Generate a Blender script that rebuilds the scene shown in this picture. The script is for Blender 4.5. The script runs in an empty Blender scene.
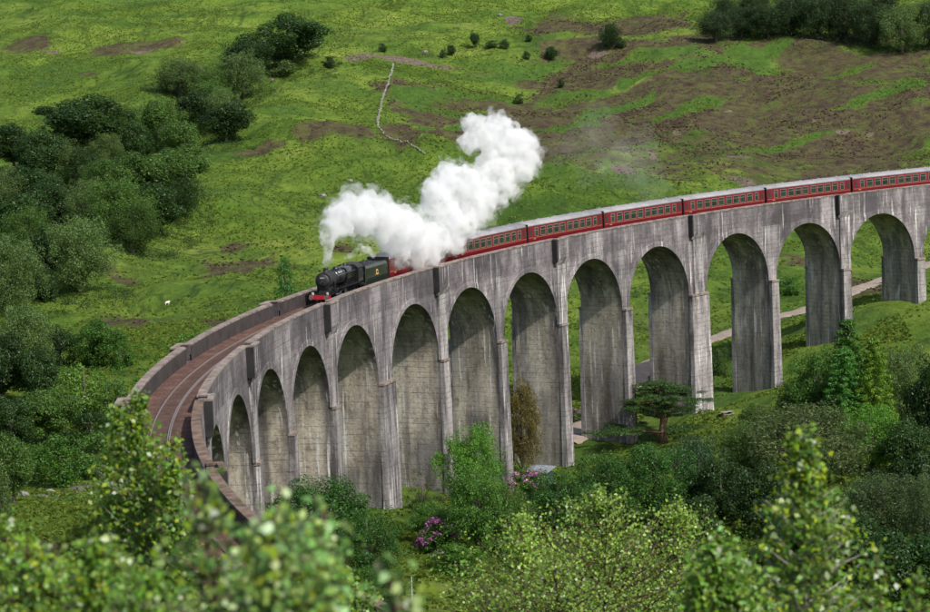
import bpy, bmesh, math, random
import numpy as np
from mathutils import Vector, Matrix, Euler
R_ = math.radians
random.seed(4); rng = np.random.default_rng(7)
S = bpy.context.scene; COL = S.collection
# ---------------------------------------------------------------- site survey: positions in metres (x east, y north, z above rail parapet)
CAM_MATRIX = [[0.999176, 0.040426, -0.003506, -217.393233], [-0.00799, 0.111297, -0.993755, -227.198156], [-0.039784, 0.992965, 0.111529, 31.123443], [0.0, 0.0, 0.0, 1.0]]
VD, VE, VG = 0.071195, 0.010495, 0.001114
LOCO_TH = 0.27766
CTRL_DATA = [(-277.4,-227.2,29.30),(-277.4,-215.2,25.60),(-277.4,-202.2,21.30),(-277.4,-182.2,14.00),(-277.4,-147.2,4.00),(-217.4,-227.2,29.30),(-217.4,-215.2,25.60),(-217.4,-202.2,21.30),(-217.4,-182.2,14.00),(-217.4,-147.2,4.00),(-157.4,-227.2,29.30),(-157.4,-215.2,25.60),(-157.4,-202.2,21.30),(-157.4,-182.2,14.00),(-157.4,-147.2,4.00),(-297.4,-117.2,-6.00),(-247.4,-117.2,-3.00),(-217.4,-115.2,-2.00),(-177.4,-127.2,-2.00),(-225.4,-92.2,-2.60),(-233.4,-72.2,-8.00),(-157.4,-92.2,-10.00),(-187.4,-62.2,-18.00),(-157.4,-27.2,-26.00),(-197.4,-12.2,-26.00),(-257.4,-77.2,-12.00),(-277.4,-37.2,-20.00),(-257.4,-17.2,-25.00),(-237.4,-37.2,-20.00),(-217.4,22.8,-28.00),(-157.4,32.8,-28.00),(-107.4,32.8,-28.00),(-171.4,165.4,-28.57),(-159.1,177.1,-23.21),(-146.7,188.5,-19.13),(-182.8,152.4,-28.33),(-194.2,137.3,-28.98),(-211.9,109.0,-30.64),(-225.7,76.4,-26.05),(-201.6,145.3,-29.28),(-189.7,183.7,-27.43),(-173.9,219.1,-25.51),(-156.0,254.3,-25.17),(-133.5,299.6,-24.28),(-121.2,321.7,-24.71),(-191.9,249.7,-22.31),(-165.7,340.2,-22.76),(-118.7,370.3,-21.87),(-95.5,462.0,-11.23),(-153.8,462.4,-8.91),(-192.6,442.7,-6.28),(-143.8,564.6,5.47),(-80.6,544.1,3.53),(-129.6,708.0,28.08),(-58.2,667.2,25.22),(-209.9,708.6,31.27),(-212.5,524.4,3.87),(-214.3,371.7,-12.58),(-249.6,352.0,-9.72),(-246.4,286.0,-14.54),(-243.0,220.3,-16.99),(-248.1,175.1,-16.32),(-254.2,160.0,-16.41),(-259.5,141.7,-18.70),(-268.4,195.0,-19.47),(-276.9,225.2,-19.52),(-271.4,357.1,-9.22),(-277.3,444.0,1.99),(-295.3,438.5,-1.92),(-309.3,494.9,6.18),(-294.4,291.4,-13.09),(-292.5,240.6,-17.21),(-285.6,194.9,-20.34),(-272.0,114.1,-23.29),(-261.8,68.9,-21.80),(-259.3,30.9,-19.29),(-256.1,59.0,-20.21),(-328.2,535.4,8.12),(-321.4,596.8,17.68),(-372.0,730.1,37.74),(-302.2,729.5,34.96),(-260.1,576.2,15.66),(-315.2,362.5,-7.84),(-231.1,596.1,14.08),(-717.4,1172.8,120.00),(-367.4,1172.8,120.00),(-17.4,1172.8,120.00),(382.6,1172.8,120.00),(-1717.4,2572.8,330.00),(-217.4,2572.8,330.00),(1282.6,2572.8,330.00),(-567.4,72.8,10.00),(-567.4,372.8,25.00),(-417.4,-27.2,-12.00),(132.6,72.8,-30.00),(182.6,422.8,0.00),(982.6,-27.2,-30.00),(-1517.4,-27.2,60.00),(-217.4,-527.2,80.00),(382.6,-427.2,30.00),(-817.4,-427.2,70.00),(-57.4,-57.2,-20.00),(32.6,192.8,-24.00),(-57.4,-167.2,8.00)]
COVER = [(-168.1, 536.4, 42.7, 65.4, 0.8, 0, 0.85), (-125.8, 568.2, 40.9, 42.7, 0.8, 0, 0.85), (-113.3, 519.2, 32.7, 72.6, 0.8, 0, 0.85), (-222.0, 529.0, 16.5, 16.6, 0.8, 0, 0.85), (-215.5, 493.2, 18.4, 24.1, 0.8, 0, 0.85), (-225.5, 442.7, 8.5, 18.5, 0.8, 0, 0.85), (-209.5, 461.8, 15.1, 28.0, 0.8, 0, 0.85), (-182.7, 600.2, 27.3, 10.9, 0.8, 0, 0.85), (-172.1, 578.6, 26.5, 28.3, 0.8, 0, 0.85), (-137.5, 572.5, 35.0, 28.7, 0.8, 0, 0.85), (-97.4, 578.5, 32.7, 27.7, 0.8, 0, 0.85), (-165.0, 505.4, 30.0, 50.7, 0.8, 0, 0.85), (-188.5, 484.6, 15.5, 50.0, 0.8, 0, 0.85), (-131.0, 526.3, 41.5, 43.9, 0.8, 0, 0.85), (-181.1, 437.4, 16.9, 32.6, 0.8, 0, 0.6), (-148.2, 461.4, 38.4, 45.4, 0.8, 0, 0.6), (-108.2, 481.3, 29.2, 41.4, 0.8, 0, 0.85), (-97.4, 537.4, 24.9, 31.3, 0.8, 0, 0.85), (-151.8, 653.4, 19.1, 33.5, 0.8, 0, 0.85), (-179.6, 652.9, 13.1, 27.7, 0.8, 0, 0.85), (-139.1, 611.9, 18.4, 17.1, 0.8, 0, 0.85), (-114.7, 436.4, 19.6, 22.8, 0.8, 0, 0.6), (-137.5, 429.0, 21.8, 14.2, 0.8, 0, 0.6), (-216.6, 526.3, 17.1, 9.4, 1.1, 1, 0.8), (-217.4, 468.4, 9.2, 3.8, 1.1, 1, 0.8), (-124.8, 591.5, 13.8, 5.9, 1.1, 1, 0.8), (-170.0, 520.7, 13.8, 5.6, 1.1, 1, 0.8), (-201.4, 579.0, 17.9, 9.9, 1.1, 1, 0.8), (-155.5, 567.6, 17.4, 8.9, 1.1, 1, 0.8), (-188.3, 482.3, 10.4, 7.1, 1.1, 1, 0.8), (-96.7, 532.5, 11.1, 3.6, 1.1, 1, 0.8), (-148.0, 520.7, 11.0, 4.1, 1.1, 1, 0.8), (-120.6, 482.2, 13.1, 3.1, 1.1, 1, 0.8), (-350.8, 631.7, 9.4, 15.4, 0, 0, 0.8), (-314.8, 622.1, 15.5, 14.6, 0, 0, 0.8), (-330.5, 566.3, 11.6, 18.6, 0, 0, 0.8), (-266.3, 319.1, 4.0, 4.9, 0, 0, 0.8), (-261.4, 284.1, 7.3, 24.9, 0, 0, 0.8), (-265.4, 210.0, 3.5, 19.7, 0, 0, 0.8), (-255.2, 181.2, 6.0, 5.5, 0, 0, 0.8), (-245.8, 428.9, 12.0, 6.5, 0, 0, 0.8), (-277.6, 261.3, 2.2, 3.1, 0, 0, 0.8), (-150.2, 269.5, 8.4, 17.9, 0, 0, 0.8), (-149.8, 298.9, 7.8, 13.1, 0, 0, 0.8), (-256.8, 34.4, 6.8, 6.1, 0, 0, 0.8), (-241.7, 308.5, 4.0, 5.6, 0, 0, 0.8), (-264.9, 422.3, 7.2, 5.1, 0, 0, 0.8), (-183.7, 543.0, 9.6, 18.1, 0, 1, 0.55), (-129.7, 583.8, 10.2, 15.3, 0, 1, 0.55), (-99.6, 559.2, 6.3, 12.0, 0, 1, 0.55), (-191.5, 416.8, 14.2, 15.1, 0, 1, 0.55), (-172.3, 420.2, 7.1, 13.9, 0, 1, 0.55), (-159.0, 589.2, 18.0, 8.0, 0, 1, 0.55), (-80.2, 592.1, 18.1, 8.0, 0, 1, 0.55), (-201.0, 596.6, 18.1, 4.4, 0, 1, 0.55), (-216.8, 497.3, 10.7, 15.4, 0, 1, 0.55), (-208.1, 540.6, 11.3, 8.6, 0, 1, 0.55), (-107.6, 641.3, 19.1, 22.6, 0, 1, 0.55), (-333.0, 588.6, 15.0, 12.3, 0, 1, 0.55), (-336.0, 556.1, 14.2, 25.7, 0, 1, 0.55), (-301.6, 507.5, 16.0, 30.6, 0, 1, 0.55), (-257.7, 470.5, 5.1, 13.7, 0, 1, 0.55), (-274.2, 566.3, 5.8, 5.2, 0, 1, 0.55), (-246.3, 516.5, 13.5, 11.8, 0, 1, 0.55), (-262.8, 313.4, 4.0, 5.3, 0, 1, 0.55), (-161.4, 233.9, 10.4, 16.1, 0, 1, 0.55), (-153.8, 178.1, 9.0, 7.4, 0, 1, 0.55), (-175.3, 171.8, 6.0, 25.2, 0, 1, 0.55), (-182.5, 262.6, 5.4, 8.1, 0, 1, 0.55), (-152.9, 472.3, 2.1, 3.8, 0, 2, 0.9), (-109.8, 492.4, 1.9, 2.6, 0, 2, 0.9), (-103.6, 492.3, 1.1, 2.6, 0, 2, 0.9), (-170.7, 426.6, 3.4, 8.6, 0, 2, 0.9), (-156.1, 414.1, 4.3, 4.1, 0, 2, 0.9), (-140.9, 443.4, 3.5, 3.1, 0, 2, 0.9), (-339.8, 620.2, 4.3, 3.4, 0, 2, 0.9), (-311.5, 613.6, 4.9, 5.6, 0, 2, 0.9), (-229.5, 588.8, 17.9, 3.9, 0, 2, 0.9), (-195.6, 675.5, 4.0, 5.1, 0, 2, 0.9), (-260.5, 286.8, 2.7, 9.1, 0, 2, 0.9), (-271.0, 184.1, 1.2, 4.0, 0, 2, 0.9), (-241.0, 180.9, 2.4, 2.8, 0, 2, 0.9), (-255.8, 178.2, 1.8, 3.5, 0, 2, 0.9), (-170.2, 446.2, 1.5, 5.8, 0, 2, 0.9), (-137.2, 521.0, 1.6, 3.1, 0, 2, 0.9), (-173.4, 603.7, 3.0, 2.1, 0, 2, 0.9), (-263.6, 65.0, 2.8, 8.0, 0, 2, 0.9), (-116.7, 509.9, 1.1, 2.3, 0, 2, 0.9), (-221.1, 37.8, 1.8, 2.3, 0, 2, 0.9)]
PATH = [(-204.0, 136.3), (-201.7, 141.8), (-197.4, 156.0), (-189.5, 187.7), (-181.8, 203.9), (-174.5, 213.1), (-166.0, 229.8), (-157.9, 239.4), (-145.0, 268.1), (-136.0, 283.7), (-123.4, 309.2), (-111.8, 325.8), (-91.2, 344.9)]
STREAM = [(-272.4, 55.1), (-267.1, 61.1), (-263.8, 67.5), (-261.1, 75.9), (-259.2, 91.8)]
WALL = [(-232.8, 574.9), (-233.0, 547.9), (-233.6, 529.1), (-234.5, 514.2), (-234.8, 490.9), (-235.0, 460.5), (-234.5, 437.2), (-233.3, 434.5), (-232.1, 433.4), (-229.2, 429.7), (-226.2, 422.6), (-223.2, 417.8)]
ROCKS = [(-240.4, 396.3, 0.7, 'pale grey boulder on the slope above the white plume'), (-245.5, 370.0, 0.8, 'grey boulder on the slope left of the white plume'), (-267.4, 556.6, 0.7, 'dark boulder on the grass ridge below the lone oak'), (-223.5, 600.8, 0.9, 'white rock by the top of the stone wall'), (-198.7, 682.8, 0.9, 'pale rock high on the upper heath'), (-185.8, 353.2, 0.5, 'small pale rock on the hillside right of the plume'), (-259.7, 124.2, 0.6, 'grey rock beside the outer parapet'), (-265.4, 65.5, 0.7, 'grey rock in the stream bed at the left'), (-263.5, 72.9, 0.5, 'flat grey rock in the middle of the stream bed'), (-265.7, 57.6, 0.6, 'brownish rock at the left end of the stream bed')]
SHEEP = [(-266.2, 231.3, 0.4, 'white sheep standing on the bright slope left of the viaduct')]
STEAM = [([-231.37, 69.6, 3.28], 0.33), ([-231.24, 69.91, 3.91], 0.44), ([-231.21, 69.99, 4.67], 0.66), ([-231.07, 70.33, 5.62], 0.99), ([-230.62, 71.41, 6.84], 1.32), ([-229.78, 73.41, 7.75], 1.66), ([-228.32, 76.75, 8.1], 2.13), ([-226.64, 80.49, 7.74], 2.27), ([-224.74, 84.59, 6.43], 2.53), ([-223.01, 88.2, 4.9], 2.79), ([-221.25, 91.8, 3.35], 2.35), ([-223.76, 86.59, 3.21], 1.85), ([-222.01, 90.19, 1.64], 1.41), ([-220.18, 93.89, 0.98], 1.3), ([-219.4, 95.5, 2.71], 1.9), ([-218.38, 97.58, 4.41], 2.39), ([-218.75, 96.92, 6.87], 2.15), ([-219.37, 95.75, 9.13], 1.43), ([-217.66, 99.19, 10.27], 1.8), ([-216.0, 102.35, 9.03], 2.43), ([-214.06, 105.98, 7.73], 2.21), ([-215.13, 103.92, 6.2], 2.2), ([-216.2, 101.81, 4.21], 1.94), ([-217.27, 99.68, 2.01], 1.21), ([-213.39, 107.16, 5.64], 1.48), ([-211.55, 110.6, 6.8], 1.49), ([-215.06, 104.32, 13.99], 1.22), ([-214.23, 105.97, 16.07], 1.35), ([-213.03, 108.15, 14.45], 1.97), ([-211.2, 111.57, 15.45], 1.62), ([-210.26, 113.19, 13.09], 2.5), ([-208.45, 116.38, 12.09], 2.15), ([-207.18, 118.55, 10.4], 1.53), ([-209.07, 115.2, 9.91], 2.27), ([-211.17, 111.4, 9.73], 1.99), ([-211.49, 110.76, 8.29], 1.74), ([-212.65, 108.76, 11.44], 1.48), ([-210.23, 113.02, 7.33], 1.13), ([-213.46, 107.19, 10.08], 1.23), ([-219.64, 95.21, 8.47], 0.83), ([-225.68, 82.52, 4.8], 1.14), ([-227.23, 79.14, 6.28], 1.13), ([-229.12, 74.89, 6.26], 0.89), ([-221.61, 90.97, 0.13], 0.7), ([-223.61, 86.85, 1.31], 0.93)]
STEAM2 = [([-227.65, 77.67, 3.6], 0.56), ([-228.33, 77.66, 3.51], 0.45), ([-226.97, 77.68, 3.68], 0.45), ([-229.02, 77.62, 3.09], 0.34), ([-229.59, 77.6, 2.89], 0.22), ([-226.42, 77.62, 3.22], 0.45), ([-227.85, 77.74, 4.17], 0.34)]
WISP = [([-201.1, 172.7, 8.7], 2.35), ([-197.6, 182.9, 9.5], 3.01), ([-193.1, 197.7, 7.1], 3.44), ([-189.1, 212.3, 3.2], 3.88), ([-184.4, 222.0, -0.4], 3.31), ([-193.4, 203.2, 11.5], 3.16), ([-185.8, 222.6, 5.4], 3.97), ([-195.8, 192.3, 3.6], 2.47)]
RHODO = [(-209.6, 96.1, 4.8, 'pink flowering rhododendron beside the pier below the shed'), (-220.1, 51.7, 4.6, 'pink flowering rhododendron above the little meadow'), (-201.1, 151.9, 2.3, 'small pale pink rhododendron seen through an arch')]
SHED = (-207.6, 112.6)
POLE = (-222.7, 30.4); POLE_H = 3.1
BOARD = (-180.6, 144.0)
FG = [(('birch_tree', -220.34, -202.42, 27.67, [(0.0, 0.018), (0.276, 0.083), (0.505, 0.239), (0.735, 0.368), (1.103, 0.459), (1.47, 0.551), (2.206, 0.643), (3.86, 0.551)], 400, 58, 0.048, 'leaf_birch', 'leaf_tip', 'leafy young birch rising left of the track in front of the viaduct', 1), {'bark': 'birch_bark', 'cat': 'tree'}), (('birch_tree', -220.6, -201.84, 27.45, [(0.0, 0.019), (0.282, 0.094), (0.565, 0.207), (1.035, 0.376), (1.882, 0.471)], 150, 56, 0.048, 'leaf_birch', 'leaf_tip', 'second leading shoot of birch just left of the tall young birch', 2), {'cat': 'tree'}), (('birch_tree', -220.0, -202.87, 27.28, [(0.0, 0.018), (0.181, 0.054), (0.543, 0.163), (0.995, 0.217), (1.628, 0.326)], 90, 42, 0.048, 'leaf_birch', 'leaf_tip', 'short birch shoot overlapping the rails right of the tall young birch', 3), {'cat': 'tree'}), (('birch_sapling', -218.25, -218.31, 29.57, [(0.0, 0.01), (0.066, 0.046), (0.165, 0.086), (0.298, 0.149), (0.662, 0.198)], 42, 26, 0.037, 'leaf_near', 'leaf_tip', 'strongly blurred pale leafed sapling left of the bottom parapet end', 4), {}), (('birch_sapling', -218.07, -218.72, 29.56, [(0.0, 0.009), (0.063, 0.057), (0.19, 0.126), (0.379, 0.158), (0.632, 0.19)], 44, 26, 0.037, 'leaf_near', 'leaf_tip', 'strongly blurred sapling covering the bottom parapet end', 5), {'bend': (0.1, 0)}), (('birch_sapling', -217.95, -218.52, 29.52, [(0.0, 0.01), (0.045, 0.058), (0.129, 0.078), (0.356, 0.065), (0.518, 0.065)], 28, 22, 0.036, 'leaf_near', 'leaf_tip', 'blurred twig reaching right at the bottom of the parapet', 6), {'bend': (0.12, 0)}), (('birch_sapling', -217.96, -219.12, 29.6, [(0.0, 0.009), (0.042, 0.078), (0.121, 0.136), (0.332, 0.151), (0.603, 0.181)], 64, 32, 0.036, 'leaf_near', 'leaf_tip', 'strongly blurred leafy sapling at the right of the blurred group', 23), {}), (('hazel_shrub', -219.97, -197.68, 25.1, [(0.0, 0.066), (0.331, 0.441), (0.882, 0.662), (1.654, 0.772)], 160, 40, 0.05, 'leaf_small', 'leaf_tip', 'yellow-green shrub below the blurred saplings', 7), {}), (('hazel_shrub', -219.45, -196.69, 24.93, [(0.0, 0.046), (0.342, 0.342), (0.912, 0.547), (1.709, 0.684)], 140, 40, 0.05, 'leaf_small', 'leaf_tip', 'yellow-green shrub at the bottom next to the trackside post', 8), {}), (('hazel_shrub', -219.47, -214.39, 28.61, [(0.0, 0.029), (0.143, 0.239), (0.382, 0.382), (0.669, 0.43)], 130, 40, 0.034, 'leaf_birch', 'leaf_tip', 'blurred green shrub in the bottom left corner', 9), {}), (('hazel_shrub', -219.02, -215.38, 28.8, [(0.0, 0.018), (0.11, 0.176), (0.309, 0.309), (0.618, 0.353)], 130, 40, 0.034, 'leaf_birch', 'leaf_tip', 'blurred yellow-green shrub below the tall young birch', 10), {}), (('hazel_shrub', -218.73, -215.89, 28.76, [(0.0, 0.025), (0.127, 0.211), (0.338, 0.296), (0.592, 0.38)], 120, 40, 0.034, 'leaf_birch', 'leaf_near', 'blurred green shrub at the bottom between the shrub and the saplings', 11), {}), (('fern_shrub', -220.09, -211.42, 28.2, [(0.0, 0.024), (0.176, 0.212), (0.471, 0.353), (0.823, 0.412)], 70, 34, 0.045, 'leaf_birch', 'leaf_tip', 'feathery light green shrub at the left edge', 12), {}), (('birch_tree', -215.08, -181.85, 22.78, [(0.0, 0.085), (0.304, 0.845), (0.676, 1.522), (1.184, 2.198), (2.198, 2.79), (4.396, 2.536), (7.102, 1.522)], 760, 66, 0.058, 'leaf_small', 'leaf_birch', 'wide sunlit birch crown in the bottom centre', 13), {'cat': 'tree'}), (('birch_tree', -216.49, -183.86, 22.82, [(0.0, 0.081), (0.323, 0.55), (0.809, 0.97), (1.617, 1.294), (3.235, 1.294)], 260, 50, 0.058, 'leaf_small', 'leaf_birch', 'left shoulder birch of the bottom centre group', 14), {'cat': 'tree'}), (('birch_tree', -213.72, -180.9, 22.37, [(0.0, 0.086), (0.346, 0.587), (0.864, 1.037), (1.728, 1.382), (3.455, 1.382)], 260, 50, 0.058, 'leaf_small', 'leaf_birch', 'right shoulder birch of the bottom centre group', 15), {'cat': 'tree'}), (('birch_tree', -216.07, -187.87, 22.9, [(0.0, 0.074), (0.294, 0.735), (0.882, 1.323), (1.47, 1.47), (2.941, 1.47)], 300, 56, 0.055, 'leaf_small', 'leaf_birch', 'lowest birch crown of the bottom centre group', 16), {'cat': 'tree'}), (('birch_tree', -215.18, -209.42, 28.2, [(0.0, 0.02), (0.165, 0.093), (0.364, 0.198), (0.595, 0.344), (0.86, 0.476), (1.191, 0.595), (2.514, 0.662)], 300, 48, 0.046, 'leaf_birch', 'leaf_tip', 'tall pointed birch shoot rising in the lower right', 17), {'bark': 'birch_bark', 'cat': 'tree', 'bend': (0.05, 0)}), (('birch_sapling', -215.8, -210.48, 27.74, [(0.0, 0.025), (0.187, 0.187), (0.5, 0.312), (0.937, 0.375)], 150, 50, 0.045, 'leaf_birch', 'leaf_near', 'blurred birch shoots left of the tall pointed birch', 18), {}), (('birch_sapling', -214.81, -210.5, 27.57, [(0.0, 0.019), (0.125, 0.1), (0.312, 0.187), (0.75, 0.312)], 40, 26, 0.042, 'leaf_birch', 'leaf_tip', 'short shoot right of the tall pointed birch', 19), {}), (('birch_sapling', -214.91, -212.48, 27.85, [(0.0, 0.017), (0.11, 0.099), (0.276, 0.198), (0.662, 0.276)], 36, 26, 0.04, 'leaf_birch', 'leaf_tip', 'short leafy shoot in the bottom right corner', 20), {}), (('birch_sapling', -217.61, -219.33, 29.46, [(0.0, 0.009), (0.024, 0.065), (0.059, 0.076), (0.118, 0.065), (0.235, 0.059)], 10, 11, 0.04, 'leaf_near', 'leaf_tip', 'single blurred leafy twig in the bottom centre', 21), {}), (('hazel_shrub', -218.64, -199.67, 25.3, [(0.0, 0.041), (0.206, 0.309), (0.618, 0.515), (1.235, 0.618)], 120, 40, 0.05, 'leaf_birch', 'leaf_small', 'green shrub right of the trackside post at the bottom', 22), {})]
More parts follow.
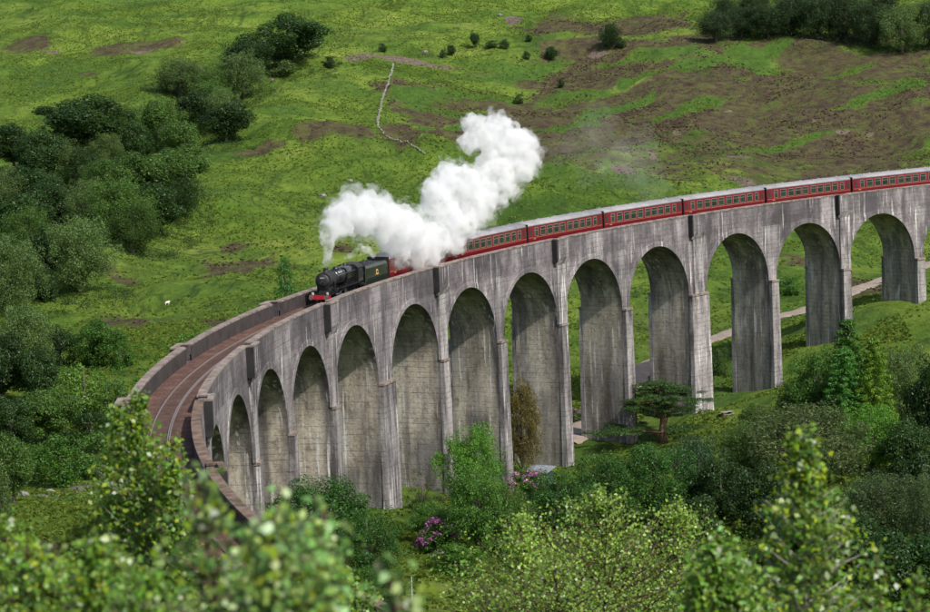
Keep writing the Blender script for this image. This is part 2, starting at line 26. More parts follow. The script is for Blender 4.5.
TREES = [
(-262.7,568.1,15.1,23.1,'broad','dark','large dark green oak standing alone above the wood at its top right end',0),
(-274.2,552.1,12.6,13.9,'broad','dark','dark green oak just left of the large lone oak',0),
(-271.8,503.9,12.9,13.0,'willow','grey','pale grey-green birch in front of the dark oak pair',0),
(-289.0,505.1,10.7,14.4,'willow','grey','rounded grey willow on the upper left edge of the ravine wood',0),
(-265.9,561.7,5.8,11.6,'bush','grey','low grey-green scrub at the foot of the large lone oak',0),
(-249.8,544.8,4.0,5.1,'bush','dark','small dark round bush right of the large lone oak',0),
(-279.4,490.4,10.5,10.1,'willow','mid','slim birch on the grass edge below the grey-green birch',0),
(-284.0,515.7,8.7,8.2,'bush','mid','low bushy tree between the rounded willow and the dark oak',0),
(-304.7,431.6,13.8,21.7,'broad','dark','broad dark tree at the upper left end of the ravine wood',0),
(-296.4,437.6,11.2,11.2,'willow','mid','mid green tree just right of the broad dark tree',0),
(-281.0,456.3,12.0,10.3,'broad','dark','tall dark tree in the middle of the ravine wood',0),
(-289.1,449.7,10.9,11.5,'broad','mid','round green tree left of the tall dark ravine tree',0),
(-272.4,445.0,10.4,8.8,'willow','grey','pale stemmed birch at the grass edge of the ravine',0),
(-279.9,455.9,7.5,5.0,'bush','light','small light green tree low in the ravine edge',0),
(-299.7,422.5,9.5,10.4,'willow','grey','grey-green crown below the broad dark tree',0),
(-293.0,431.0,11.1,11.1,'broad','dark','dark crown in the centre of the ravine wood',0),
(-286.9,431.0,10.6,8.0,'willow','dark','narrow dark crown beside the ravine grass edge',0),
(-280.2,412.7,9.9,9.0,'broad','mid','round green tree last in the ravine before the grass slope',0),
(-316.7,393.7,10.9,11.7,'broad','dark','dark crown at the frame edge above all other left wood trees',0),
(-308.0,381.2,12.5,13.2,'broad','dark','wide dark crown left below the broad dark tree',0),
(-301.6,382.5,11.0,12.1,'willow','dark','dull green crown midway down the left wood',0),
(-303.2,336.6,10.4,11.7,'broad','dark','dark bushy crown in the left wood one row above the big grey tree',0),
(-309.4,334.1,10.1,10.6,'willow','grey','grey crown cut by the left frame edge below the top dark crown',0),
(-288.4,328.7,9.4,10.5,'willow','mid','soft green crown in the middle of the left wood',0),
(-282.9,327.8,10.2,12.0,'broad','mid','tall green crown left of the ravine mouth',0),
(-277.0,329.1,11.9,14.2,'broad','mid','wide green tree bulging toward the grass slope',0),
(-282.4,300.0,13.2,13.9,'willow','mid','large soft crown in front of the wide green tree',0),
(-276.5,312.0,10.7,11.2,'broad','dark','dark crown on the grass edge below the wide green tree',0),
(-289.6,311.8,9.9,9.7,'willow','grey','greyish crown between two large soft crowns',0),
(-297.4,323.7,10.6,10.9,'broad','dark','dark crown above the large willow',0),
(-303.6,313.4,12.0,12.8,'broad','dark','dark crown above the big grey tree at the left edge',0),
(-282.3,242.2,13.5,13.8,'willow','grey','large rounded grey-green willow at the front of the left wood',0),
(-278.9,292.7,10.4,11.8,'willow','mid','green crown right of the large rounded willow',0),
(-292.3,227.9,13.5,12.5,'willow','grey','big grey-green tree cut by the left frame edge',0),
(-287.1,234.1,8.0,5.8,'bush','dark','dark shrub between the big grey tree and the large willow',0),
(-288.8,248.8,10.5,8.1,'broad','dark','dark tree behind the large rounded willow',0),
(-288.3,235.6,3.8,4.4,'bush','mid','low bush on the grass at the foot of the big grey tree',0),
(-277.1,145.2,11.6,9.3,'willow','grey','tall grey-green willow at the left edge in the hollow',1),
(-278.8,136.5,10.1,7.6,'broad','dark','dark tree cut by the left edge in the hollow',1),
(-273.9,156.4,6.5,5.4,'bush','dark','dark green thorn left of the broad green tree by the bank',1),
(-268.5,154.3,7.1,7.0,'broad','rich','broad green tree on the bank left of the viaduct',1),
(-264.8,153.8,4.5,3.8,'bush','rich','small green bush against the broad green bank tree',1),
(-273.7,134.4,8.7,6.9,'broad','dark','dark crown under the tall grey-green willow',1),
(-266.6,127.3,8.2,8.3,'bush','light','light green spreading tree below the bank',1),
(-262.0,123.7,6.9,5.5,'bush','mid','green shrub left of the outer parapet end',1),
(-270.1,116.6,7.5,8.0,'broad','mid','round green tree in the middle of the hollow',1),
(-274.3,113.5,7.6,6.5,'broad','dark','dark green tree at the left edge halfway down',1),
(-264.2,114.0,5.7,6.5,'bush','dark','dark shrub behind the foreground birch',1),
(-263.8,80.9,6.7,7.7,'bush','rich','wide green bush above the stream bank',1),
(-264.7,55.6,7.9,4.7,'broad','mid','green tree at the left edge above the field',1),
(-260.9,93.8,6.3,5.9,'bush','mid','green bush right of the wide bush above the stream',1),
(-264.3,44.1,6.6,2.9,'bush','grey','grey shrub at the left edge by the stream',1),
(-244.7,209.8,7.3,4.3,'young','bluegreen','young leafy birch standing behind the outer parapet ahead of the engine',1),
(-241.6,205.8,3.0,3.6,'bush','light','low light green bush behind the parapet by the engine',1),
(-271.1,430.1,10.1,12.4,'broad','dark','dark round tree bridging the ravine between the slim birch and the thorn',0),
(-278.8,503.2,10.2,12.3,'willow','mid','soft green tree filling the gap below the rounded grey willow',0),
(-273.2,342.0,9.6,11.8,'broad','mid','green dome at the right edge of the wood beside the open grass',0),
(-273.5,325.2,10.2,11.5,'willow','dark','dull green dome on the grass edge right of the large soft crown',0),
(-276.0,532.8,8.9,8.9,'bush','dark','dark bushy tree just under the dark oak pair',0),
(-300.0,302.1,11.1,11.0,'willow','mid','green crown between the big grey tree and the large willow',0),
(-304.7,384.1,11.2,11.5,'willow','grey','hazy grey crown in the middle of the left wood',0),
(-232.0,36.7,11.1,12.2,'fine','deep','large dark green tree at the foot of the nearest tall piers',4),
(-226.8,31.1,9.2,7.6,'fine','deep','dark green tree spreading right of the large dark tree',4),
(-221.8,61.8,6.8,6.5,'thin','olive','thin olive tree before the pier with the pale ledge',4),
(-216.7,72.7,11.4,7.8,'fine','bright','bright green tree climbing the face of a pier',4),
(-216.1,51.1,10.9,7.0,'fine','brightmid','green tree in front of the bright climbing tree',4),
(-212.8,52.5,8.4,6.6,'fine','mid','mid green bush beside the pink flowers',4),
(-220.0,55.7,4.8,7.1,'fine','rich','low green bush above the pink flowers',4),
(-209.6,114.6,13.8,5.4,'fine','sallow','brownish sallow growing between two piers',4),
(-207.1,62.5,8.9,8.5,'fine','deep','dark green rounded bush right of the shed',4),
(-201.0,74.0,9.2,8.8,'fine','deep','dark green bush in front of the pier left of the pine',4),
(-195.8,76.4,10.3,10.2,'fine','deep','dark evergreen mass below the spreading pine',4),
(-189.6,88.4,9.2,7.9,'willow','bluedark','blue-grey willow right of the dark evergreen mass',4),
(-190.0,135.7,8.6,16.9,'pine','pine','spreading pine with flat dark tiers by the track',4),
(-178.7,124.2,6.8,5.9,'fine','mid','green bush at the foot of the pier right of the pine',4),
(-181.9,106.0,7.5,8.3,'willow','mid','loose green willow below the bush by the pier',4),
(-176.2,96.0,10.6,15.7,'willow','greybrown','wide grey-green willow thicket behind the foreground shoot',4),
(-170.0,127.2,13.5,9.2,'fine','brightmid','bright green rounded tree left of the conifers',4),
(-166.0,127.3,14.5,10.6,'conifer','conif2','tallest larch at the centre of the conifer group',4),
(-167.5,121.2,11.9,10.5,'conifer','bluegreen','blue-green spruce in front of the conifer group',4),
(-163.7,120.2,13.2,7.8,'conifer','conif','pale larch at the right of the conifer group',4),
(-172.8,129.2,8.6,5.4,'broad','mid','round green shrub at the foot of the larches',4),
(-158.2,128.3,11.0,7.4,'willow','grey','grey-green birch left of the dark tree at the right edge',4),
(-158.4,109.5,13.2,7.0,'broad','black','very dark tree at the right frame edge',4),
(-167.0,103.0,9.2,7.7,'fine','bright','bright green hazel below the conifer group',4),
(-163.4,99.9,7.9,6.8,'broad','dark','dark tree right of the bright hazel',4),
(-166.7,67.3,9.4,7.4,'broad','black','dark tree at the right edge below the very dark one',4),
(-172.0,62.2,8.1,10.9,'willow','greydark','grey willow dome at the right side',4),
(-169.2,52.7,9.4,4.7,'willow','greydark','grey willow cut by the right edge',4),
(-179.9,41.6,9.1,9.0,'broad','black','deep green tree shaded beside the grey willow dome',4),
(-176.0,25.5,8.5,9.6,'broad','black','deep green tree at the lower right corner',4),
(-184.3,67.8,8.6,7.4,'broad','dark','dark tree behind the tall foreground shoot',4),
(-188.4,74.3,8.4,7.1,'broad','dark','dark green shrub left of the tall foreground shoot',4),
(-182.4,52.7,9.4,7.0,'broad','dark','shaded tree right of the tall foreground shoot',4),
(-194.4,48.2,9.3,8.1,'broad','dark','dark tree rising behind the bright birch tops',4),
(-226.2,24.0,5.6,6.3,'fine','rich','low green bush in the bottom centre left of the pole',4),
(-218.0,44.5,3.6,5.7,'bush','rich','small bush on the near edge of the little meadow',4),
(-177.6,183.2,5.0,3.1,'bush','mid','small bush on the path edge seen through an arch',4),
(-156.7,265.6,4.0,5.3,'bush','rich','bush on the hillside seen through the second arch from the right',4),
(-134.6,607.0,9.8,11.9,'willow','skydark','lowest dark tree at the left end of the skyline wood',2),
(-125.8,615.1,9.9,13.6,'willow','skydark','dark tree second from the left end of the skyline wood',2),
(-118.2,611.0,11.0,13.6,'willow','skydark','dark tree third from the left end of the skyline wood',2),
(-110.6,612.5,12.3,14.4,'willow','skydark','grey-dark tree in the middle of the skyline wood front',2),
(-103.4,607.3,14.7,15.1,'willow','skydark','dark tree just right of the skyline wood middle',2),
(-94.9,606.7,14.7,15.1,'willow','skydark','tall dark tree left of the pale-leaved skyline birch by two',2),
(-89.5,594.4,14.5,14.1,'willow','skydark','dark tree touching the pale-leaved skyline birch',2),
(-84.4,600.1,16.4,14.2,'willow','skydark','dark crown rising behind the pale-leaved skyline birch',2),
(-72.8,587.1,14.9,12.4,'willow','skydark','dark tree at the top right corner of the photo',2),
(-127.9,635.5,10.7,10.7,'willow','skydark','faint dark tree behind the left end of the skyline wood',2),
(-118.9,636.6,12.0,12.3,'willow','skydark','dark crown cut by the top edge near the wood left end',2),
(-103.9,644.6,14.0,14.1,'willow','skydark','dark crown cut by the top edge in the middle of the wood',2),
(-93.1,635.0,15.1,14.8,'willow','skydark','dark crown cut by the top edge toward the pale birch',2),
(-81.6,584.6,14.6,15.5,'willow','grey','pale-leaved birch standing out before the dark skyline wood',2),
(-208.2,608.9,5.2,3.1,'broad','dark','small round tree left of a row of hillside bushes',3),
(-215.4,602.1,3.6,3.0,'broad','dark','small dark tree nearest the stone wall top',3),
(-218.1,597.6,3.3,2.4,'bush','dark','reddish grey bush beside the small dark tree by the wall top',3),
(-203.1,607.3,2.7,3.7,'bush','dark','low bush in the middle of the hillside row',3),
(-199.4,605.7,3.4,3.4,'bush','dark','low bush at the right end of the hillside row',3),
(-191.3,620.0,2.8,2.5,'bush','dark','tiny bush beyond the hillside row',3),
(-185.0,602.7,4.3,4.3,'broad','dark','small round green tree alone on the brown heath',3),
(-167.0,607.0,7.9,7.3,'willow','dark','largest small tree upright on the upper heath',3),
(-184.3,561.7,3.5,2.3,'bush','dark','tiny light bush above the steam',3),
(-197.2,540.2,3.4,2.8,'bush','dark','small bush just above the steam top',3),
(-192.8,598.8,3.0,2.4,'bush','dark','small green bush left of the lone heath tree',3),
(-163.5,605.5,4.3,3.7,'bush','dark','low bush touching the largest small tree',3),
(-236.4,596.9,3.0,3.0,'bush','dark','faint bush on the grass right of the oak',3),
]
TREE_GROUPS = ['trees of the wood on the left hillside', 'trees in the hollow left of the viaduct', 'trees of the wood on the skyline hillside', 'small trees dotted over the hillside', 'trees and shrubs in the valley in front of the piers']
# ---------------------------------------------------------------- camera
cam = bpy.data.cameras.new('camera'); co = bpy.data.objects.new('camera', cam); COL.objects.link(co); S.camera = co
co.matrix_world = Matrix(CAM_MATRIX)
cam.lens = 105.3; cam.sensor_width = 36; cam.clip_start = .5; cam.clip_end = 12000
cam.dof.use_dof = True; cam.dof.focus_distance = 320; cam.dof.aperture_fstop = 5.0
# ---------------------------------------------------------------- sky, sun, exposure
SUN_EL, SUN_AZ = R_(46), R_(138)            # azimuth measured clockwise from +Y
W = bpy.data.worlds.new('World'); S.world = W; W.use_nodes = True
nt = W.node_tree; bg = nt.nodes['Background']; sk = nt.nodes.new('ShaderNodeTexSky'); sk.sky_type = 'NISHITA'
sk.sun_disc = False; sk.sun_elevation = SUN_EL; sk.sun_rotation = SUN_AZ; sk.air_density = 1.0; sk.dust_density = 2.5; sk.ozone_density = .7
nt.links.new(sk.outputs[0], bg.inputs[0]); bg.inputs[1].default_value = .105
sl = bpy.data.lights.new('sun', 'SUN'); so = bpy.data.objects.new('sun', sl); COL.objects.link(so)
sl.energy = 3.4; sl.angle = R_(1.5); sl.color = (1, .96, .9)
sd = Vector((math.sin(SUN_AZ) * math.cos(SUN_EL), math.cos(SUN_AZ) * math.cos(SUN_EL), math.sin(SUN_EL)))
so.rotation_euler = sd.to_track_quat('Z', 'Y').to_euler(); so.location = (100, -200, 200)
S.view_settings.view_transform = 'Standard'; S.view_settings.look = 'None'; S.view_settings.exposure = .5; S.view_settings.gamma = 1
c = S.cycles; c.max_bounces = 10; c.diffuse_bounces = 3; c.glossy_bounces = 2; c.transmission_bounces = 4; c.transparent_max_bounces = 8
c.volume_bounces = 10; c.volume_step_rate = 2.0; c.volume_max_steps = 128; c.use_denoising = True; c.sample_clamp_indirect = 8
# ---------------------------------------------------------------- helpers
def link(name, me, mat=None, parent=None, kind=None):
    o = bpy.data.objects.new(name, me); COL.objects.link(o)
    if mat is not None and me is not None and not len(me.materials): me.materials.append(mat)
    if parent is not None: o.parent = parent
    if kind: o['kind'] = kind
    return o
def tag(o, label, cat, group=None, kind=None):
    o['label'] = label
    if cat: o['category'] = cat
    if group: o['group'] = group
    if kind: o['kind'] = kind
    return o
def empty(name, loc=(0, 0, 0), rz=0, label=None, cat=None, group=None):
    o = bpy.data.objects.new(name, None); COL.objects.link(o); o.location = loc; o.rotation_euler = (0, 0, rz)
    if label: tag(o, label, cat, group)
    return o
def mesh(name, V, F, smooth=False):
    me = bpy.data.meshes.new(name); me.from_pydata([tuple(v) for v in V], [], F); me.update()
    if smooth: me.polygons.foreach_set('use_smooth', [True] * len(me.polygons))
    return me
def quadmesh(name, V):
    """V: (n,4,3) array of separate quads"""
    n = len(V); me = bpy.data.meshes.new(name)
    me.vertices.add(n * 4); me.vertices.foreach_set('co', V.reshape(-1).astype(np.float32))
    me.loops.add(n * 4); me.loops.foreach_set('vertex_index', np.arange(n * 4, dtype=np.int32))
    me.polygons.add(n); me.polygons.foreach_set('loop_start', np.arange(0, n * 4, 4, dtype=np.int32))
    me.polygons.foreach_set('loop_total', np.full(n, 4, dtype=np.int32)); me.update(calc_edges=True)
    return me
class MB:
    def __init__(s): s.V = []; s.F = []
    def add(s, V, F):
        n = len(s.V); s.V += [tuple(v) for v in V]; s.F += [tuple(i + n for i in f) for f in F]; return s
    def box(s, x0, x1, y0, y1, z0, z1, M=None):
        V = [(x, y, z) for z in (z0, z1) for y in (y0, y1) for x in (x0, x1)]
        if M is not None: V = [M @ Vector(v) for v in V]
        return s.add(V, [(0, 2, 3, 1), (4, 5, 7, 6), (0, 1, 5, 4), (2, 6, 7, 3), (0, 4, 6, 2), (1, 3, 7, 5)])
    def tube(s, P, r, n=8, cap=True):
        P = [Vector(p) for p in P]
        if not isinstance(r, (list, tuple)): r = [r] * len(P)
        V = []; F = []
        for k, p in enumerate(P):
            d = (P[min(k + 1, len(P) - 1)] - P[max(k - 1, 0)]).normalized()
            a = d.cross(Vector((0, 0, 1)) if abs(d.z) < .9 else Vector((1, 0, 0))).normalized(); b = d.cross(a)
            for j in range(n):
                t = 2 * math.pi * j / n; V.append(p + (a * math.cos(t) + b * math.sin(t)) * r[k])
        for k in range(len(P) - 1):
            for j in range(n): F.append((k * n + j, k * n + (j + 1) % n, (k + 1) * n + (j + 1) % n, (k + 1) * n + j))
        if cap: F.append(tuple(range(n))[::-1]); F.append(tuple((len(P) - 1) * n + j for j in range(n)))
        return s.add(V, F)
    def build(s, name, mat, parent=None, smooth=False, bevel=0):
        me = mesh(name, s.V, s.F, smooth)
        bm = bmesh.new(); bm.from_mesh(me); bmesh.ops.recalc_face_normals(bm, faces=bm.faces)
        if bevel: bmesh.ops.bevel(bm, geom=bm.edges[:], offset=bevel, segments=1, affect='EDGES')
        bm.to_mesh(me); bm.free()
        return link(name, me, mat, parent)
# ---------------------------------------------------------------- materials
MATS = {}
def newmat(name):
    m = bpy.data.materials.new(name); m.use_nodes = True; n = m.node_tree.nodes; l = m.node_tree.links
    MATS[name] = m; return m, n, l, n['Principled BSDF']
def ramp(n, pts):
    r = n.new('ShaderNodeValToRGB'); e = r.color_ramp.elements
    while len(e) < len(pts): e.new(.5)
    for k, (p, c) in enumerate(pts): e[k].position = p; e[k].color = (*c, 1) if len(c) == 3 else c
    return r
def simple(name, col, rough=.6, metal=0, var=.15, scale=3.0, bump=0, coat=0):
    m, n, l, b = newmat(name); tc = n.new('ShaderNodeTexCoord'); t = n.new('ShaderNodeTexNoise'); t.inputs['Scale'].default_value = scale; t.inputs['Detail'].default_value = 6
    l.new(tc.outputs['Object'], t.inputs['Vector'])
    r = ramp(n, [(.3, tuple(x * (1 - var) for x in col)), (.7, tuple(min(1, x * (1 + var)) for x in col))]); l.new(t.outputs[0], r.inputs[0]); l.new(r.outputs[0], b.inputs['Base Color'])
    b.inputs['Roughness'].default_value = rough; b.inputs['Metallic'].default_value = metal
    if coat: b.inputs['Coat Weight'].default_value = coat
    if bump:
        bp = n.new('ShaderNodeBump'); bp.inputs['Strength'].default_value = bump; bp.inputs['Distance'].default_value = .05; l.new(t.outputs[0], bp.inputs['Height']); l.new(bp.outputs[0], b.inputs['Normal'])
    return m
def leafmat(name, col, trans=.3, rough=.45, spread=.35, hue=.03, spec=.3):
    m, n, l, b = newmat(name); g = n.new('ShaderNodeNewGeometry'); oi = n.new('ShaderNodeObjectInfo')
    h = n.new('ShaderNodeHueSaturation'); h.inputs['Color'].default_value = (*col, 1)
    mr = n.new('ShaderNodeMapRange'); mr.inputs[3].default_value = 1 - spread; mr.inputs[4].default_value = 1 + spread; l.new(g.outputs['Random Per Island'], mr.inputs[0])
    m2 = n.new('ShaderNodeMapRange'); m2.inputs[3].default_value = .5 - hue; m2.inputs[4].default_value = .5 + hue * .6
    mu = n.new('ShaderNodeMath'); mu.operation = 'MULTIPLY'; mu.inputs[1].default_value = 7.31; fr = n.new('ShaderNodeMath'); fr.operation = 'FRACT'
    l.new(g.outputs['Random Per Island'], mu.inputs[0]); l.new(mu.outputs[0], fr.inputs[0]); l.new(fr.outputs[0], m2.inputs[0])
    m3 = n.new('ShaderNodeMapRange'); m3.inputs[3].default_value = .8; m3.inputs[4].default_value = 1.2; l.new(oi.outputs['Random'], m3.inputs[0])
    mm = n.new('ShaderNodeMath'); mm.operation = 'MULTIPLY'; l.new(mr.outputs[0], mm.inputs[0]); l.new(m3.outputs[0], mm.inputs[1])
    l.new(mm.outputs[0], h.inputs['Value']); l.new(m2.outputs[0], h.inputs['Hue'])
    l.new(h.outputs[0], b.inputs['Base Color']); b.inputs['Roughness'].default_value = rough; b.inputs['Specular IOR Level'].default_value = spec
    tr = n.new('ShaderNodeBsdfTranslucent'); hs = n.new('ShaderNodeHueSaturation'); hs.inputs['Hue'].default_value = .485; hs.inputs['Value'].default_value = 1.5; l.new(h.outputs[0], hs.inputs['Color']); l.new(hs.outputs[0], tr.inputs[0])
    mx = n.new('ShaderNodeMixShader'); mx.inputs[0].default_value = trans; l.new(b.outputs[0], mx.inputs[1]); l.new(tr.outputs[0], mx.inputs[2])
    l.new(mx.outputs[0], n['Material Output'].inputs['Surface'])
    return m
TONES = {'dark': (.024, .050, .014), 'mid': (.058, .105, .026), 'grey': (.085, .125, .05), 'light': (.085, .15, .03), 'rich': (.05, .115, .02),
 'bluegreen': (.055, .15, .035), 'deep': (.034, .09, .02), 'olive': (.05, .062, .025), 'bright': (.09, .21, .03), 'brightmid': (.06, .13, .028), 'sallow': (.115, .085, .03),
 'bluedark': (.04, .075, .045), 'pine': (.045, .085, .03), 'greybrown': (.085, .105, .05), 'conif': (.10, .17, .022), 'conif2': (.055, .13, .025), 'black': (.020, .046, .012),  # 'black': shade of the lower right put into the leaf colour
 'greydark': (.065, .095, .045), 'skydark': (.028, .048, .022)}
for k, v in TONES.items(): leafmat('leaf_' + k, (v[0] * 1.1, v[1] * 1.28, v[2] * .85), spread=.35, hue=.02)
leafmat('leaf_birch', (.125, .255, .022), trans=.38, rough=.43, spread=.6, hue=.04, spec=.9)
leafmat('leaf_tip', (.27, .37, .02), trans=.45, rough=.35, spread=.35, hue=.03, spec=.5)
leafmat('leaf_near', (.15, .28, .06), trans=.35, rough=.45, spread=.6, hue=.05, spec=1.0)
leafmat('leaf_small', (.17, .285, .036), trans=.35, rough=.43, spread=.6, hue=.035, spec=.6)
leafmat('petal', (.36, .13, .28), trans=.2, rough=.5, spread=.4, hue=.03)
simple('bark', (.09, .075, .06), .9, var=.4, scale=5, bump=.4); simple('birch_bark', (.35, .32, .28), .8, var=.4, scale=4); simple('twig', (.09, .055, .035), .8, var=.3)
simple('pine_bark', (.16, .09, .055), .9, var=.3)

def concrete():
    m, n, l, b = newmat('concrete'); tc = n.new('ShaderNodeTexCoord'); P = tc.outputs['Object']
    def noise(scale, sc=(1, 1, 1), detail=6, rough=.55):
        mp = n.new('ShaderNodeMapping'); mp.inputs['Scale'].default_value = sc; l.new(P, mp.inputs[0]); t = n.new('ShaderNodeTexNoise'); t.inputs['Scale'].default_value = scale; t.inputs['Detail'].default_value = detail; t.inputs['Roughness'].default_value = rough; l.new(mp.outputs[0], t.inputs[0]); return t.outputs[0]
    at = n.new('ShaderNodeAttribute'); at.attribute_name = 'tone'     # R: paler arch interior (painted bounce light), G: lime wash streak zone, B: darker edges and pier feet (painted shade on refuges)
    sp = n.new('ShaderNodeSeparateColor'); l.new(at.outputs['Color'], sp.inputs[0])
    def mix(f, a, bb, typ='MIX'):
        x = n.new('ShaderNodeMix'); x.data_type = 'RGBA'; x.blend_type = typ
        if isinstance(f, (int, float)): x.inputs[0].default_value = f
        else: l.new(f, x.inputs[0])
        for s, v in ((6, a), (7, bb)):
            if isinstance(v, tuple): x.inputs[s].default_value = (*v, 1)
            else: l.new(v, x.inputs[s])
        return x.outputs[2]
    def math_(op, a, bb):
        x = n.new('ShaderNodeMath'); x.operation = op; x.use_clamp = True
        for s, v in ((0, a), (1, bb)):
            if isinstance(v, (int, float)): x.inputs[s].default_value = v
            else: l.new(v, x.inputs[s])
        return x.outputs[0]
    def band(v, a, bb):
        r = ramp(n, [(a, (0, 0, 0)), (bb, (1, 1, 1))]); l.new(v, r.inputs[0]); return r.outputs[0]
    base = ramp(n, [(.38, (.065, .056, .062)), (.5, (.16, .142, .15)), (.60, (.275, .25, .255)), (.68, (.36, .335, .335))]); l.new(noise(.12, (1, 1, .8), 8, .65), base.inputs[0])
    col = base.outputs[0]
    warm = ramp(n, [(.34, (.17, .148, .112)), (.48, (.37, .325, .25)), (.66, (.58, .52, .41))]); l.new(noise(.25, (1, 1, .35), 8, .6), warm.inputs[0])
    col = mix(sp.outputs[0], col, warm.outputs[0])
    # green-brown tint, stronger towards the vault crown
    vault_tint = math_('MULTIPLY', at.outputs['Alpha'], band(noise(.6, (1, 1, .5)), .25, .6)); col = mix(math_('MULTIPLY', vault_tint, .75), col, (.14, .13, .075))
    # dark runs
    dk = band(noise(.42, (1, 1, .10), 4, .6), .47, .60); col = mix(math_('MULTIPLY', dk, .68), col, (.05, .047, .055))
    dk2 = band(noise(.35, (1, 1, .12), 4, .6), .47, .62); col = mix(math_('MULTIPLY', dk2, math_('ADD', math_('MULTIPLY', sp.outputs[2], .95), .12)), col, (.045, .042, .05))
    col = mix(math_('MULTIPLY', sp.outputs[2], .78), col, (.040, .036, .042))  # even darkening by B, carries the painted refuge shade
    # rusty-brown speckle on the parapet band
    col = mix(math_('MULTIPLY', band(noise(.8, (1, 1, .8), 9, .8), .50, .62), .65), col, (.075, .06, .055))
    # lime efflorescence: thin pale vertical streaks
    wt = math_('MULTIPLY', band(noise(2.1, (1, 1, .07), 3, .5), .585, .64), band(noise(.22, (1, 1, .5), 3), .42, .6))
    wt = math_('MULTIPLY', wt, math_('ADD', math_('MULTIPLY', sp.outputs[1], 1.0), .45)); col = mix(wt, col, (.62, .60, .58))
    wz = math_('MULTIPLY', band(noise(1.0, (1, 1, .16), 5, .6), .40, .58), math_('MULTIPLY', sp.outputs[1], .5)); col = mix(wz, col, (.50, .48, .46))
    # shutter-board lines
    sx = n.new('ShaderNodeSeparateXYZ'); l.new(P, sx.inputs[0])
    wn = math_('MULTIPLY', noise(.3, (1, 1, .2), 2), .2)
    z2 = n.new('ShaderNodeMath'); z2.operation = 'ADD'; l.new(sx.outputs[2], z2.inputs[0]); l.new(wn, z2.inputs[1])
    def line(per, wd):
        a = n.new('ShaderNodeMath'); a.operation = 'DIVIDE'; l.new(z2.outputs[0], a.inputs[0]); a.inputs[1].default_value = per
        f = n.new('ShaderNodeMath'); f.operation = 'FRACT'; l.new(a.outputs[0], f.inputs[0])
        g = n.new('ShaderNodeMath'); g.operation = 'LESS_THAN'; l.new(f.outputs[0], g.inputs[0]); g.inputs[1].default_value = wd; return g.outputs[0]
    ln = math_('MULTIPLY', line(.62, .14), band(noise(.5, (1, 1, 1.6)), .42, .62)); l2 = math_('MULTIPLY', line(1.86, .05), band(noise(.2, (1, 1, 3)), .4, .5))
    lines = math_('MAXIMUM', ln, l2); col = mix(math_('MULTIPLY', lines, .38), col, (.07, .065, .062))
    fine = noise(3.5, (1, 1, 1), 8, .75); col = mix(.5, col, mix(1.0, col, ramp_out(n, l, fine, [(.3, (.35, .35, .35)), (.5, (1, 1, 1)), (.72, (1.7, 1.65, 1.6))]), 'MULTIPLY'))
    l.new(col, b.inputs['Base Color']); b.inputs['Roughness'].default_value = .9; b.inputs['Specular IOR Level'].default_value = .25
    h = n.new('ShaderNodeMath'); h.operation = 'SUBTRACT'; l.new(fine, h.inputs[0]); l.new(lines, h.inputs[1])
    bp = n.new('ShaderNodeBump'); bp.inputs['Strength'].default_value = .6; bp.inputs['Distance'].default_value = .12; l.new(h.outputs[0], bp.inputs['Height']); l.new(bp.outputs[0], b.inputs['Normal'])
    return m
def ramp_out(n, l, v, pts):
    r = ramp(n, pts); l.new(v, r.inputs[0]); return r.outputs[0]
concrete()
simple('coping', (.20, .16, .135), .95, var=.5, scale=1.3, bump=.5)
simple('coping_old', (.13, .085, .06), .95, var=.55, scale=1.3, bump=.5)
simple('shade_black', (.014, .013, .013), .85, var=.5, scale=1.2); simple('inner_wall', (.035, .027, .025), .95, var=.5, scale=.8, bump=.5)
def ballast():
    m, n, l, b = newmat('ballast'); tc = n.new('ShaderNodeTexCoord'); v = n.new('ShaderNodeTexVoronoi'); v.inputs['Scale'].default_value = 7; l.new(tc.outputs['Object'], v.inputs['Vector'])
    t = n.new('ShaderNodeTexNoise'); t.inputs['Scale'].default_value = .5; t.inputs['Detail'].default_value = 8; l.new(tc.outputs['Object'], t.inputs['Vector'])
    r = ramp(n, [(.3, (.055, .026, .018)), (.55, (.105, .050, .034)), (.75, (.17, .095, .075))]); l.new(t.outputs[0], r.inputs[0])
    mx = n.new('ShaderNodeMix'); mx.data_type = 'RGBA'; mx.blend_type = 'MULTIPLY'; mx.inputs[0].default_value = .8; l.new(r.outputs[0], mx.inputs[6])
    hs = n.new('ShaderNodeHueSaturation'); hs.inputs['Saturation'].default_value = .25; hs.inputs['Value'].default_value = 1.5; l.new(v.outputs['Color'], hs.inputs['Color']); l.new(hs.outputs[0], mx.inputs[7])
    l.new(mx.outputs[2], b.inputs['Base Color']); b.inputs['Roughness'].default_value = .95
    bp = n.new('ShaderNodeBump'); bp.inputs['Strength'].default_value = 1; bp.inputs['Distance'].default_value = .06; l.new(v.outputs['Distance'], bp.inputs['Height']); l.new(bp.outputs[0], b.inputs['Normal'])
ballast()
simple('rail_steel', (.34, .28, .25), .45, metal=.5, var=.15); simple('sleeper_wood', (.05, .028, .02), .9, var=.4)
